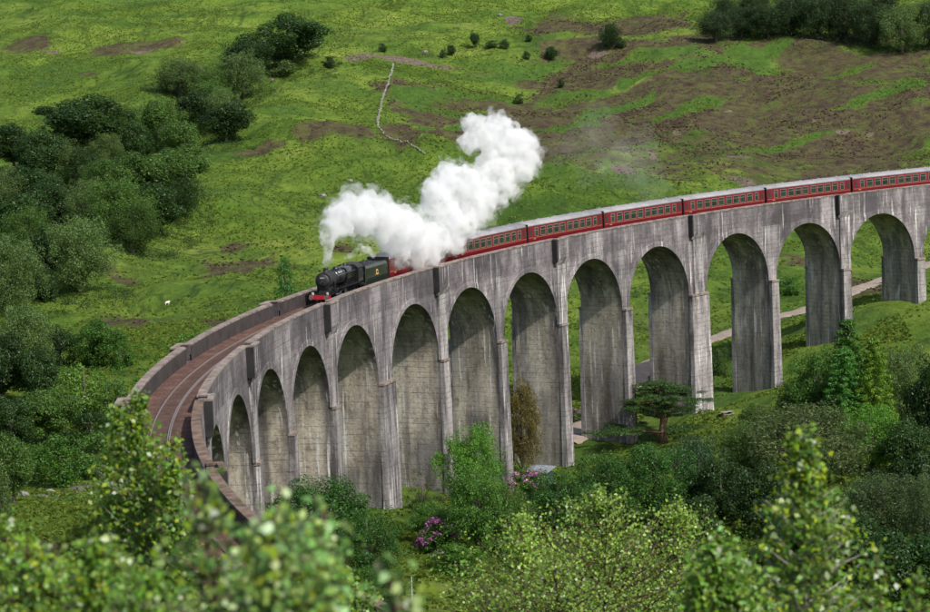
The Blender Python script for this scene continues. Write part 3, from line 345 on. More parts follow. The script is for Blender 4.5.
def ground():
    m, n, l, b = newmat('ground_grass'); tc = n.new('ShaderNodeTexCoord'); P = tc.outputs['Object']
    def noise(scale, sc=(1, 1, 1), detail=8, rough=.6, dist=0):
        mp = n.new('ShaderNodeMapping'); mp.inputs['Scale'].default_value = sc; l.new(P, mp.inputs[0]); t = n.new('ShaderNodeTexNoise'); t.inputs['Scale'].default_value = scale; t.inputs['Detail'].default_value = detail; t.inputs['Roughness'].default_value = rough; t.inputs['Distortion'].default_value = dist; l.new(mp.outputs[0], t.inputs[0]); return t.outputs[0]
    def mix(f, a, bb, typ='MIX'):
        x = n.new('ShaderNodeMix'); x.data_type = 'RGBA'; x.blend_type = typ
        if isinstance(f, (int, float)): x.inputs[0].default_value = f
        else: l.new(f, x.inputs[0])
        for s, v in ((6, a), (7, bb)):
            if isinstance(v, tuple): x.inputs[s].default_value = (*v, 1)
            else: l.new(v, x.inputs[s])
        return x.outputs[2]
    g = ramp_out(n, l, noise(.035, (1, 1, 1), 10, .68, .4), [(.30, (.045, .088, .014)), (.43, (.088, .160, .022)), (.56, (.142, .215, .032)), (.70, (.21, .26, .058))])
    fine = noise(.55, (1, .8, 1), 9, .75); g = mix(.75, g, ramp_out(n, l, fine, [(.32, (.55, .6, .55)), (.48, (.97, .97, .93)), (.66, (1.35, 1.28, 1.15))]), 'MULTIPLY')
    # darker rushes in irregular strips
    ru = ramp_out(n, l, noise(.09, (1, .45, 1), 9, .72, .8), [(.50, (0, 0, 0)), (.64, (1, 1, 1))]); g = mix(ru, g, mix(.6, g, (.035, .075, .018)))
    va = n.new('ShaderNodeMath'); va.operation = 'SUBTRACT'; l.new(noise(.03, (1, .55, 1), 5, .55, .5), va.inputs[0]); va.inputs[1].default_value = .5
    vb = n.new('ShaderNodeMath'); vb.operation = 'ABSOLUTE'; l.new(va.outputs[0], vb.inputs[0])
    g = mix(ramp_out(n, l, vb.outputs[0], [(.002, (.75, .75, .75)), (.009, (0, 0, 0))]), g, (.035, .065, .015))
    vc = n.new('ShaderNodeMath'); vc.operation = 'SUBTRACT'; l.new(noise(.05, (.5, 1.3, 1), 4, .5, .3), vc.inputs[0]); vc.inputs[1].default_value = .47
    vd = n.new('ShaderNodeMath'); vd.operation = 'ABSOLUTE'; l.new(vc.outputs[0], vd.inputs[0])
    g = mix(ramp_out(n, l, vd.outputs[0], [(.003, (.6, .6, .6)), (.012, (0, 0, 0))]), g, (.06, .10, .02))
    at = n.new('ShaderNodeAttribute'); at.attribute_name = 'cover'; sp = n.new('ShaderNodeSeparateColor'); l.new(at.outputs['Color'], sp.inputs[0])
    def slant(sc, k=(1.9, .8, 1), detail=9, rough=.7):
        mp = n.new('ShaderNodeMapping'); mp.vector_type = 'TEXTURE'; mp.inputs['Rotation'].default_value = (0, 0, R_(50)); mp.inputs['Scale'].default_value = k; l.new(P, mp.inputs[0]); t = n.new('ShaderNodeTexNoise'); t.inputs['Scale'].default_value = sc; t.inputs['Detail'].default_value = detail; t.inputs['Roughness'].default_value = rough; t.inputs['Distortion'].default_value = .5; l.new(mp.outputs[0], t.inputs[0]); return t.outputs[0]
    g = mix(.6, g, ramp_out(n, l, slant(.05, (2.4, .7, 1), 6, .6), [(.34, (.5, .6, .6)), (.5, (1, 1, 1)), (.64, (1.3, 1.2, 1.15))]), 'MULTIPLY')
    def mask(ch, sc, w, lo, hi):
        t = slant(sc); a = n.new('ShaderNodeMath'); a.operation = 'MULTIPLY_ADD'; l.new(t, a.inputs[0]); a.inputs[1].default_value = w; l.new(ch, a.inputs[2])
        s = n.new('ShaderNodeMath'); s.operation = 'SUBTRACT'; l.new(a.outputs[0], s.inputs[0]); s.inputs[1].default_value = w * .5
        return ramp_out(n, l, s.outputs[0], [(lo, (0, 0, 0)), (hi, (1, 1, 1))])
    hc = ramp_out(n, l, noise(.35, (1, 1, 1), 9, .75), [(.32, (.035, .027, .018)), (.44, (.078, .056, .038)), (.52, (.095, .082, .040)), (.60, (.11, .125, .035)), (.66, (.095, .075, .050)), (.78, (.17, .13, .10))])
    g = mix(mask(sp.outputs[0], .16, 1.9, .36, .72), g, hc)
    gc = ramp_out(n, l, fine, [(.3, (.04, .085, .016)), (.7, (.10, .185, .030))])
    g = mix(mask(sp.outputs[1], .3, .5, .35, .6), g, gc)
    bc = ramp_out(n, l, noise(.8, (1, 1, 1), 6, .6), [(.3, (.11, .085, .06)), (.7, (.23, .185, .145))])
    g = mix(mask(sp.outputs[2], .35, .7, .42, .6), g, bc)
    l.new(g, b.inputs['Base Color']); b.inputs['Roughness'].default_value = .95; b.inputs['Specular IOR Level'].default_value = .1
    ad = n.new('ShaderNodeMath'); ad.operation = 'ADD'; l.new(fine, ad.inputs[0]); l.new(noise(.15, (1, .7, 1), 9, .7), ad.inputs[1])
    bp = n.new('ShaderNodeBump'); bp.inputs['Strength'].default_value = 1.0; bp.inputs['Distance'].default_value = 1.3; l.new(ad.outputs[0], bp.inputs['Height']); l.new(bp.outputs[0], b.inputs['Normal'])
ground()
leafmat('tuft', (.125, .195, .028), trans=.3, rough=.7, spread=.25, hue=.03, spec=.15); leafmat('rush', (.075, .13, .022), trans=.25, rough=.7, spread=.35, hue=.03, spec=.15); leafmat('heather', (.10, .075, .048), trans=.15, rough=.8, spread=.35, hue=.05, spec=.1)
simple('path_gravel', (.25, .20, .155), .95, var=.2, scale=.6, bump=.3); simple('wet_stone', (.11, .10, .085), .8, var=.5, scale=1.2, bump=.4); simple('stone', (.20, .185, .175), .9, var=.35, scale=1.5, bump=.4)
simple('drystone', (.20, .21, .16), .9, var=.4, scale=1.0, bump=.5)
simple('wool', (.72, .68, .6), .9, var=.08, scale=9, bump=.2); simple('dark_hair', (.03, .028, .026), .8)
# ---------------------------------------------------------------- terrain height
CTRL = np.array(CTRL_DATA, float)
def _tps(r2):
    return 0.5 * r2 * np.log(r2 + 1e-9)
def _fit():
    P = CTRL[:, :2] / 100.0; n = len(P)
    d2 = ((P[:, None] - P[None]) ** 2).sum(-1)
    A = np.zeros((n + 3, n + 3)); A[:n, :n] = _tps(d2) + np.eye(n) * 0.02
    A[:n, n] = 1; A[:n, n + 1:] = P; A[n, :n] = 1; A[n + 1:, :n] = P.T
    return P, np.linalg.solve(A, np.concatenate([CTRL[:, 2], [0, 0, 0]]))
_P, _W = _fit()
def _vn(x, y, seed):
    xi = np.floor(x).astype(np.int64); yi = np.floor(y).astype(np.int64); fx = x - xi; fy = y - yi
    def h(a, b):
        n = (a * 374761393 + b * 668265263 + seed * 1442695) & 0xffffffff
        n = ((n ^ (n >> 13)) * 1274126177) & 0xffffffff
        return ((n ^ (n >> 16)) & 0xffff) / 65535.0
    sx = fx * fx * (3 - 2 * fx); sy = fy * fy * (3 - 2 * fy)
    a = h(xi, yi) * (1 - sx) + h(xi + 1, yi) * sx; b = h(xi, yi + 1) * (1 - sx) + h(xi + 1, yi + 1) * sx
    return (a * (1 - sy) + b * sy) * 2 - 1
def fbm(x, y, s, seed, oct=3):
    v = 0; a = 1.0
    for k in range(oct):
        v = v + a * _vn(x / s + 17.3 * k, y / s - 9.1 * k, seed + k); a *= .5; s *= .5
    return v
def height(x, y, fine=True):
    x = np.asarray(x, float); y = np.asarray(y, float); shp = x.shape; x = x.ravel(); y = y.ravel()
    z = np.zeros(len(x)); n = len(_P)
    for i in range(0, len(x), 40000):
        q = np.stack([x[i:i + 40000], y[i:i + 40000]], 1) / 100.0
        d2 = ((q[:, None] - _P[None]) ** 2).sum(-1)
        z[i:i + 40000] = _tps(d2) @ _W[:n] + _W[n] + q @ _W[n + 1:]
    if fine:
        d = y + 227.0
        k = np.clip((d - 200) / 300, .25, 1.0)
        pd = np.full(len(x), 1e9)
        for (ax, ay), (bx, by) in zip(PATH[:-1], PATH[1:]):
            L2 = (bx - ax) ** 2 + (by - ay) ** 2; t = np.clip(((x - ax) * (bx - ax) + (y - ay) * (by - ay)) / L2, 0, 1)
            pd = np.minimum(pd, np.hypot(x - ax - t * (bx - ax), y - ay - t * (by - ay)))
        k = k * np.clip((pd - 7) / 10, 0, 1)
        rid = 1 - np.abs(fbm(x * .8 + y * .25, y * .6 - x * .2, 26, 41, 3))
        rd = np.full(len(x), 1e9); RV = ((-306, 250), (-303, 330), (-296, 400), (-283, 450), (-279, 500), (-270, 545), (-262, 560))
        for (ax, ay), (bx, by) in zip(RV[:-1], RV[1:]):
            L2 = (bx - ax) ** 2 + (by - ay) ** 2; t = np.clip(((x - ax) * (bx - ax) + (y - ay) * (by - ay)) / L2, 0, 1)
            rd = np.minimum(rd, np.hypot(x - ax - t * (bx - ax), y - ay - t * (by - ay)))
        z = z - 3.5 * np.exp(-(rd / 9) ** 2) + 1.6 * np.exp(-((rd - 19) / 8) ** 2)
        z = z + k * (2.7 * fbm(x, y, 48, 3, 2) + 2.4 * (rid - .6) + .8 * fbm(x + y * .3, y, 9, 8, 3) + .32 * fbm(x, y, 3.4, 21, 2))
    # formation under the track: the ground meets the abutment at the near end
    r = np.hypot(x, y); th = np.arctan2(y, -x)
    w = np.clip((4.5 - np.abs(r - 241.4)) / 2.5, 0, 1) * np.clip((-.27 - th) / .05, 0, 1)
    z = z * (1 - w) + w * np.minimum(z, -2.1)
    return z.reshape(shp)
# ---------------------------------------------------------------- ground sheet
def graded(lo, hi, step, far, n):
    a = np.arange(lo, hi + .1, step); k = np.linspace(0, 1, n)[1:] ** 2.2
    return np.concatenate([(lo - k * (lo + far))[::-1] if True else [], a, hi + k * (far - hi)])
gx = graded(-345., -40., 1.25, 4200., 40); gy0 = np.arange(-235., 20., 2.2); gy1 = np.arange(20., 720., 1.35)
kf = np.linspace(0, 1, 34)[1:] ** 2.2
gy = np.concatenate([(-235 - kf * 3000)[::-1], gy0, gy1, 720 + kf * 4200])
GX, GY = np.meshgrid(gx, gy); GZ = height(GX, GY)
nx, ny = len(gx), len(gy)
me = bpy.data.meshes.new('ground'); me.vertices.add(nx * ny); me.vertices.foreach_set('co', np.stack([GX, GY, GZ], -1).reshape(-1).astype(np.float32))
ii = (np.arange(ny - 1)[:, None] * nx + np.arange(nx - 1)[None]).ravel(); q = np.stack([ii, ii + 1, ii + nx + 1, ii + nx], 1).ravel().astype(np.int32)
nf = len(ii); me.loops.add(nf * 4); me.loops.foreach_set('vertex_index', q); me.polygons.add(nf)
me.polygons.foreach_set('loop_start', np.arange(0, nf * 4, 4, dtype=np.int32)); me.polygons.foreach_set('loop_total', np.full(nf, 4, dtype=np.int32)); me.update(calc_edges=True)
me.polygons.foreach_set('use_smooth', [True] * nf)
def cover(x, y):
    out = np.zeros(x.shape + (3,))
    wx = x + 7 * fbm(x, y, 25, 51, 3); wy = y + 9 * fbm(x, y, 30, 61, 3)
    for (cx, cy, rx, ry, sh, ch, st) in COVER:
        dx = (wx - cx); dy = (wy - cy) - sh * dx
        d = np.sqrt((dx / rx) ** 2 + (dy / ry) ** 2)
        v = st * np.clip((1.25 - d) / .5, 0, 1)
        out[..., ch] = np.maximum(out[..., ch], v)
    out[..., 0] *= (1 - out[..., 1])
    return np.clip(out, 0, 1)
CV = cover(GX, GY); ca = me.color_attributes.new('cover', 'FLOAT_COLOR', 'POINT')
ca.data.foreach_set('color', np.concatenate([CV, np.ones((ny, nx, 1))], -1).reshape(-1).astype(np.float32))
link('ground', me, MATS['ground_grass'], kind='structure')
# sheep track / forest road under the far arches
def ribbon(name, pts, wd, mat, lift=.1):
    P = np.array(pts); out = []
    seg = [0] + list(np.cumsum(np.hypot(*(P[1:] - P[:-1]).T))); L = seg[-1]; ss = np.arange(0, L, 1.2)
    xs = np.interp(ss, seg, P[:, 0]); ys = np.interp(ss, seg, P[:, 1])
    k = np.ones(9) / 9; xs = np.convolve(np.pad(xs, 4, 'edge'), k, 'valid'); ys = np.convolve(np.pad(ys, 4, 'edge'), k, 'valid')
    tx = np.gradient(xs); ty = np.gradient(ys); q = np.hypot(tx, ty); nxv, nyv = -ty / q, tx / q
    V = []; F = []; m = 7
    for i in range(len(xs)):
        w = wd * (1 + .12 * math.sin(i * .7) + .08 * math.sin(i * 1.9))
        for j in range(m):
            u = (j / (m - 1) - .5) * w; V.append((xs[i] + nxv[i] * u, ys[i] + nyv[i] * u, 0))
    V = np.array(V); V[:, 2] = height(V[:, 0], V[:, 1]) + lift
    V = V.reshape(-1, m, 3); V[:, 0, 2] -= .2; V[:, -1, 2] -= .2; mid = V[:, 1:-1, 2].max(1, keepdims=True) * .5 + V[:, 1:-1, 2] * .5; V[:, 1:-1, 2] = mid; V = V.reshape(-1, 3)
    for i in range(len(xs) - 1):
        for j in range(m - 1): a = i * m + j; F.append((a, a + 1, a + m + 1, a + m))
    return link(name, mesh(name, V, F, True), MATS[mat], kind='structure')
ribbon('path', PATH, 4.2, 'path_gravel', .26)
ribbon('stream_bed', STREAM, 3.0, 'wet_stone', .05)
# dry-stone boundary wall up the hill
wall = empty('dry_stone_wall', (0, 0, 0), 0, 'thin grey dry-stone wall bending up the green hillside', 'wall')
wp = np.array(WALL); seg = np.concatenate([[0], np.cumsum(np.hypot(*(wp[1:] - wp[:-1]).T))]); ss = np.arange(0, seg[-1], .6)
stone_me = []
for k in range(4):
    b = bmesh.new(); bmesh.ops.create_icosphere(b, subdivisions=1, radius=.27)
    for v in b.verts: v.co *= random.uniform(.75, 1.2); v.co.z *= .9
    mm = bpy.data.meshes.new('stone'); b.to_mesh(mm); b.free(); mm.materials.append(MATS['drystone']); stone_me.append(mm)
xs = np.interp(ss, seg, wp[:, 0]) + rng.normal(0, .12, len(ss)); ys = np.interp(ss, seg, wp[:, 1]); zs = height(xs, ys)
for i in range(len(ss)):
    o = link('stone', stone_me[i % 4], None, wall); o.location = (xs[i], ys[i], zs[i] + .2 + random.uniform(-.1, .12)); o.rotation_euler = (random.random() * 3, random.random(), random.random() * 6)
# boulders
for (x, y, s, lab) in ROCKS:
    b = bmesh.new(); bmesh.ops.create_icosphere(b, subdivisions=3, radius=s)
    for v in b.verts:
        d = v.co.normalized(); v.co *= 1 + .25 * math.sin(5 * d.x + x) * math.cos(4 * d.y + y) + .1 * math.sin(9 * d.z + 7 * d.x); v.co.z *= .6
    mm = bpy.data.meshes.new('boulder'); b.to_mesh(mm); b.free()
    o = link('boulder', mm, MATS['stone']); o.location = (x, y, float(height(np.array([x]), np.array([y]))[0]) + s * .25); tag(o, lab, 'boulder', 'boulders on the hillside')
# sheep
def sheep(x, y, rz, lab):
    z = float(height(np.array([x]), np.array([y]))[0])
    t = empty('sheep', (x, y, z), rz, lab, 'sheep', 'white sheep on the green slope')
    me = bpy.data.meshes.new('body'); V = [(-.5, 0, .62), (-.2, 0, .66), (.2, 0, .66), (.45, 0, .7), (.62, 0, .86), (.8, 0, .84), (-.42, .14, .3), (-.42, .14, .02), (-.42, -.14, .3), (-.42, -.14, .02), (.36, .13, .3), (.36, .13, .02), (.36, -.13, .3), (.36, -.13, .02)]
    rr = [.2, .3, .3, .25, .14, .08] + [.09, .045] * 4
    me.from_pydata(V, [(0, 1), (1, 2), (2, 3), (3, 4), (4, 5), (0, 6), (6, 7), (0, 8), (8, 9), (3, 10), (10, 11), (3, 12), (12, 13)], []); o = link('body', me, MATS['wool'], t)
    sk = o.modifiers.new('skin', 'SKIN')
    for k, r in enumerate(rr): me.skin_vertices[0].data[k].radius = (r, r)
    me.skin_vertices[0].data[0].use_root = True
    o.modifiers.new('sub', 'SUBSURF').levels = 2
for a in SHEEP: sheep(*a)
for o_ in list(COL.objects):
    if o_.name.startswith('sheep'): o_.scale = (.7, .7, .7)

# ---------------------------------------------------------------- tufts and heather clumps, thinned by distance
def blades(name, n, x0, x1, y0, y1, size, mat, keep, label, asp=1.0):
    x = rng.uniform(x0, x1, n * 3); y = rng.uniform(y0, y1, n * 3); cv = cover(x, y); ok = keep(x, y, cv); x = x[ok][:n]; y = y[ok][:n]; z = height(x, y); n = len(x)
    Q = []
    for k in range(3):
        a = rng.uniform(0, math.pi, n); s = size * rng.uniform(.5, 1.5, n); u = np.stack([np.cos(a), np.sin(a), 0 * a], 1) * (s * .5 * asp)[:, None]
        v = np.stack([rng.normal(0, .3, n) * s, rng.normal(0, .3, n) * s, s], 1); p = np.stack([x, y, z - .06], 1)
        Q.append(np.stack([p - u * .7, p + u * .7, p + u * 1.1 + v, p - u * 1.1 + v * .8], 1))
    Q = np.concatenate(Q); o = link(name, quadmesh(name, Q), MATS[mat]); tag(o, label, 'grass' if 'grass' in name else 'heather', kind='stuff'); return o
ang_ok = lambda x, y: np.abs(x + 217) < (y + 227) * .2 + 12
off_deck = lambda x, y: np.abs(np.hypot(x, y) - 241.4) > 4.2
patch = lambda x, y, s, sd: fbm(x, y, s, sd, 3)
def off_path(x, y):
    m = np.full(x.shape, 1e9)
    for (ax, ay), (bx, by) in zip(PATH[:-1], PATH[1:]):
        t = np.clip(((x - ax) * (bx - ax) + (y - ay) * (by - ay)) / ((bx - ax) ** 2 + (by - ay) ** 2), 0, 1); m = np.minimum(m, np.hypot(x - ax - t * (bx - ax), y - ay - t * (by - ay)))
    return m > 2.4
def prob(x, y, s, sd, lo, hi): return rng.uniform(0, 1, x.shape) < np.clip((patch(x, y, s, sd) - lo) / (hi - lo), 0, 1)
blades('grass_tufts', 90000, -380, -50, 180, 760, .26, 'tuft', lambda x, y, c: ang_ok(x, y) & off_deck(x, y) & off_path(x, y) & (c[:, 0] < .6) & prob(x, y, 14, 77, -.6, .9), 'tussocky bright green grass covering the hillside behind the viaduct', 1.5)
blades('rush_grass', 22000, -370, -50, 180, 760, .26, 'rush', lambda x, y, c: ang_ok(x, y) & off_deck(x, y) & off_path(x, y) & prob((x + y) * .4, (y - x) * .9, 10, 177, .0, 1.1), 'darker green rushes in streaks across the hillside grass', 1.3)
blades('heather_clumps', 50000, -300, -60, 180, 680, .28, 'heather', lambda x, y, c: ang_ok(x, y) & off_deck(x, y) & (rng.uniform(0, 1, x.shape) < c[:, 0] * .8) & prob((x + y) * .4, (y - x) * .9, 11, 99, -.3, .9), 'brown heather and dead bracken in patches on the upper hillside', 1.6)
blades('valley_grass', 110000, -290, -150, 0, 190, .26, 'tuft', lambda x, y, c: off_deck(x, y) & off_path(x, y) & (rng.uniform(0, 1, x.shape) > c[:, 0] * 1.2) & prob(x, y, 6, 31, -.8, .6), 'long green grass on the valley floor around the piers', 1.2)

# ---------------------------------------------------------------- viaduct
RC, RI, RO = 241.4, 238.2, 244.6
DTH, EX, GR = VD, VE, VG
def th_of(i):
    t = DTH * i
    for k in (4.5, 9.5): t += EX * (1.0 if i > k + .25 else (.5 if i > k - .25 else 0))
    return t
def PT(r, th, z): return (-r * math.cos(th), r * math.sin(th), z + GR * RC * th)
CROWN, RAD = -3.6, 7.55
SPR = CROWN - RAD
RIN = 238.2
viad = empty('viaduct', (-238, 40, -28), 0, 'long curved grey concrete viaduct with tall round arches crossing the valley', 'viaduct')
INV = viad.location.copy()
def vpart(name, V, F, mat='concrete', parent=None, tone=None, smooth=False):
    V = [(v[0] - INV.x, v[1] - INV.y, v[2] - INV.z) for v in V] if parent is None or parent is viad else V
    me = mesh(name, V, F, smooth)
    if tone is not None:
        ca = me.color_attributes.new('tone', 'FLOAT_COLOR', 'POINT'); ca.data.foreach_set('color', np.array(tone, np.float32).reshape(-1))
    return link(name, me, MATS[mat], parent or viad)
I0, I1 = -3, 16
edges = {}
def half(i): return RAD / RC      # half span angle
def bay(i):
    """one arch: both faces, the vault with its pier sides"""
    tc = th_of(i); hs = RAD / RIN
    tl = (th_of(i - 1) + hs + tc - hs) / 2 if i > I0 else tc - hs - .004; tr = (th_of(i + 1) - hs + tc + hs) / 2
    V = []; F = []; T = []
    def v(p, t): V.append(p); T.append(t); return len(V) - 1
    N = 28
    for side, r in ((0, RI), (1, RO)):
        sgn = 1 if side == 0 else -1
        cols = []
        # columns across the bay: solid pier left, arch, solid pier right
        ths = [tl, (tl + tc - hs) / 2, tc - hs] + [tc - hs * math.cos(math.pi * k / N) for k in range(1, N)] + [tc + hs, (tr + tc + hs) / 2, tr]
        bots = [SPR] * 2 + [SPR] + [SPR + RAD * math.sin(math.pi * k / N) for k in range(1, N)] + [SPR] + [SPR] * 2
        rows = 9
        idx = []
        for a, bz in zip(ths, bots):
            colv = []
            for k in range(rows + 1):
                z = bz + (-1.0 - bz) * k / rows
                pier = 1 - min(1, max(0, abs(a - tc) - hs * .86) / (hs * .1)) if False else max(0, (abs(a - tc) - hs * .9) / (hs * .12))
                g = .45 * min(1, pier) * (1 if z < -3 else .2) + (.25 if -2.9 > z > -4.6 else 0) + (.35 if i < 1 else 0)
                colv.append(v(PT(r, a, z), (0, g, 0, 0)))
            idx.append(colv)
        for a in range(len(idx) - 1):
            for k in range(rows):
                f = (idx[a][k], idx[a + 1][k], idx[a + 1][k + 1], idx[a][k + 1]); F.append(f if sgn > 0 else f[::-1])
    # vault and pier sides
    prof = []
    zb = ZB
    for k in range(13): prof.append((tc - hs - .0006 * (12 - k) / 12 * 1.2, zb + (SPR - zb) * k / 12.0))
    for k in range(1, N): prof.append((tc - hs * math.cos(math.pi * k / N), SPR + RAD * math.sin(math.pi * k / N)))
    for k in range(13): prof.append((tc + hs + .0006 * k / 12 * 1.2, SPR + (zb - SPR) * k / 12.0))
    M = 12; idx = []
    rs = [RI, RI + .45, RI + 1.0, RI + 1.5] + [RI + 1.5 + (RO - RI - 2.2) * k / 7 for k in range(1, 8)] + [RO - .35, RO]
    for (a, z) in prof:
        row = []
        for r in rs:
            e = max(0, 1 - (r - RI) / 1.15) * (1 if a > tc else .6); up = max(0, min(1, (z - SPR + 1) / (RAD + 1)))
            if z < SPR - 9.5: e = max(e, .55)
            row.append(v(PT(r, a, z), (1 if r < RO else .5, .5 if z < SPR else .25, e * .95, up ** 1.3)))
        idx.append(row)
    for a in range(len(idx) - 1):
        for k in range(len(rs) - 1): F.append((idx[a][k], idx[a][k + 1], idx[a + 1][k + 1], idx[a + 1][k]))
    vpart('arch', V, F, tone=T, smooth=True)
    # ring of dressed concrete proud of both faces
    for r, s in ((RI, -1), (RO, 1)):
        V = []; F = []; T = []
        a0 = None
        for k in range(N + 1):
            t = math.pi * k / N
            for rr_, off in ((RAD, .002), (RAD, .07), (RAD + .62, .07), (RAD + .66, .0)):
                a = tc - rr_ * math.cos(t) / RIN; z = SPR + rr_ * math.sin(t)
                lim = (tr - tc); a = max(tc - (tc - tl) + .0002, min(tc + lim - .0002, a))
                V.append(PT(r + s * off, a, z)); T.append((0, .2, 0, 0))
        for k in range(N):
            for j in range(3): F.append((k * 4 + j, k * 4 + j + 1, k * 4 + 5 + j, k * 4 + 4 + j))
        vpart('arch_ring', V, F, tone=T)
ZB = -36.0
for i in range(I0, I1): bay(i)
def sector(V, F, T, r0, r1, t0, t1, z0, z1, tone, nz=6, taper=0.0):
    """a block between two radii and two angles; taper widens it downward"""
    base = len(V)
    for k in range(nz + 1):
        z = z0 + (z1 - z0) * k / nz; w = taper * (z1 - z) / max(.01, z1 - z0)
        for (r, t) in ((r0 - w * (1 if r0 < RC else 0), t0 - w / RC), (r0 - w * (1 if r0 < RC else 0), t1 + w / RC), (r1 + w * (1 if r1 > RC else 0), t1 + w / RC), (r1 + w * (1 if r1 > RC else 0), t0 - w / RC)):
            V.append(PT(r, t, z)); T.append(tone)
    for k in range(nz):
        for j in range(4): a = base + k * 4 + j; b = base + k * 4 + (j + 1) % 4; F.append((a, b, b + 4, a + 4))
    F.append(tuple(base + j for j in range(4))[::-1]); F.append(tuple(base + nz * 4 + j for j in range(4)))
def quickpart(name, blocks, mat='concrete', bevel=.03, parent=None):
    V = []; F = []; T = []
    for bl in blocks: sector(V, F, T, *bl)
    o = vpart(name, V, F, mat, parent, T)
    bm = bmesh.new(); bm.from_mesh(o.data); bmesh.ops.recalc_face_normals(bm, faces=bm.faces); bm.to_mesh(o.data); bm.free()
    return o
# piers: buttresses standing proud below the springing, with a weathered ledge on top
for i in range(I0, I1 - 1):
    a = th_of(i) + RAD / RIN; b = th_of(i + 1) - RAD / RIN
    for (ra, rb) in ((RI - .55, RI - .002), (RO + .002, RO + .55)):
        pr = quickpart('pier_buttress', [(ra, rb, a + .0004, b - .0004, ZB, SPR - .25, (.15, .75, .25, 0), 10, .22)])
        q = quickpart('ledge', [(ra - (.1 if ra < RC else -.001), rb + (.1 if ra > RC else -.001), a + .0001, b - .0001, SPR - .249, SPR + .02, (0, .3, 0, 0), 1)], 'coping')
# refuges over every second pier, shallow pilaster under them
REF = [k + .5 for k in range(-3, I1 - 1) if (k - 1) % 2 == 0]
PH = 1.5
DECKZ = -1.62
quickpart('deck', [(RI + .002, RO - .002, th_of(I0) - .24 + (th_of(I1) - th_of(I0) + .2) * k / 60, th_of(I0) - .24 + (th_of(I1) - th_of(I0) + .2) * (k + 1) / 60, -3.2, DECKZ, (0, 0, 0, 0), 1) for k in range(60)], 'concrete')
def arcwall(name, r0, r1, ta, tb, z0, z1, mat, tone=(0, 0, 0, 0), nz=2):
    n = max(1, int((tb - ta) * RC / 2.0)); V = []; F = []; T = []
    for k in range(n + 1):
        t = ta + (tb - ta) * k / n
        for z in [z0 + (z1 - z0) * j / nz for j in range(nz + 1)]:
            V.append(PT(r0, t, z)); T.append(tone)
        for z in [z1 + (z0 - z1) * j / nz for j in range(nz + 1)]:
            V.append(PT(r1, t, z)); T.append(tone)
    m = 2 * (nz + 1)
    for k in range(n):
        for j in range(m): a = k * m + j; b = k * m + (j + 1) % m; F.append((a, b, b + m, a + m))
    F.append(tuple(range(m))[::-1]); F.append(tuple(n * m + j for j in range(m)))
    o = vpart(name, V, F, mat, None, T)
    bm = bmesh.new(); bm.from_mesh(o.data); bmesh.ops.recalc_face_normals(bm, faces=bm.faces); bm.to_mesh(o.data); bm.free()
    return o
HW = 1.25 / RC
cuts = [th_of(-3) - .17] + [th_of(k) for k in REF] + [th_of(I1 - .5)]
for a, b, fa, fb in [(cuts[k], cuts[k + 1], k > 0, k + 1 < len(cuts) - 1) for k in range(len(cuts) - 1)]:
    ta = a + (HW if fa else 0); tb = b - (HW if fb else 0)
    old = b < th_of(-.4)
    for r0, r1, s in ((RI, RI + .62, -1), (RO - .62, RO, 1)):
        inn, outr = (r0, r1)
        arcwall('parapet', r0 + .002, r1 - .002, ta, tb, -1.002 if s < 0 else -1.002, -.16, 'concrete', (0, .08, .12, 0))
        # soot-dark lining on the track side of the wall
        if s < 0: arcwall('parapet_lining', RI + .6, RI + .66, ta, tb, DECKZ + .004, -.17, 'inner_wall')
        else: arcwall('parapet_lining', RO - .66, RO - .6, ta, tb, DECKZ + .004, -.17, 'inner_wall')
        arcwall('coping', r0 - .05, r1 + .08, ta + .0001, tb - .0001, -.158, 0.0, 'coping_old' if old else 'coping', nz=1)
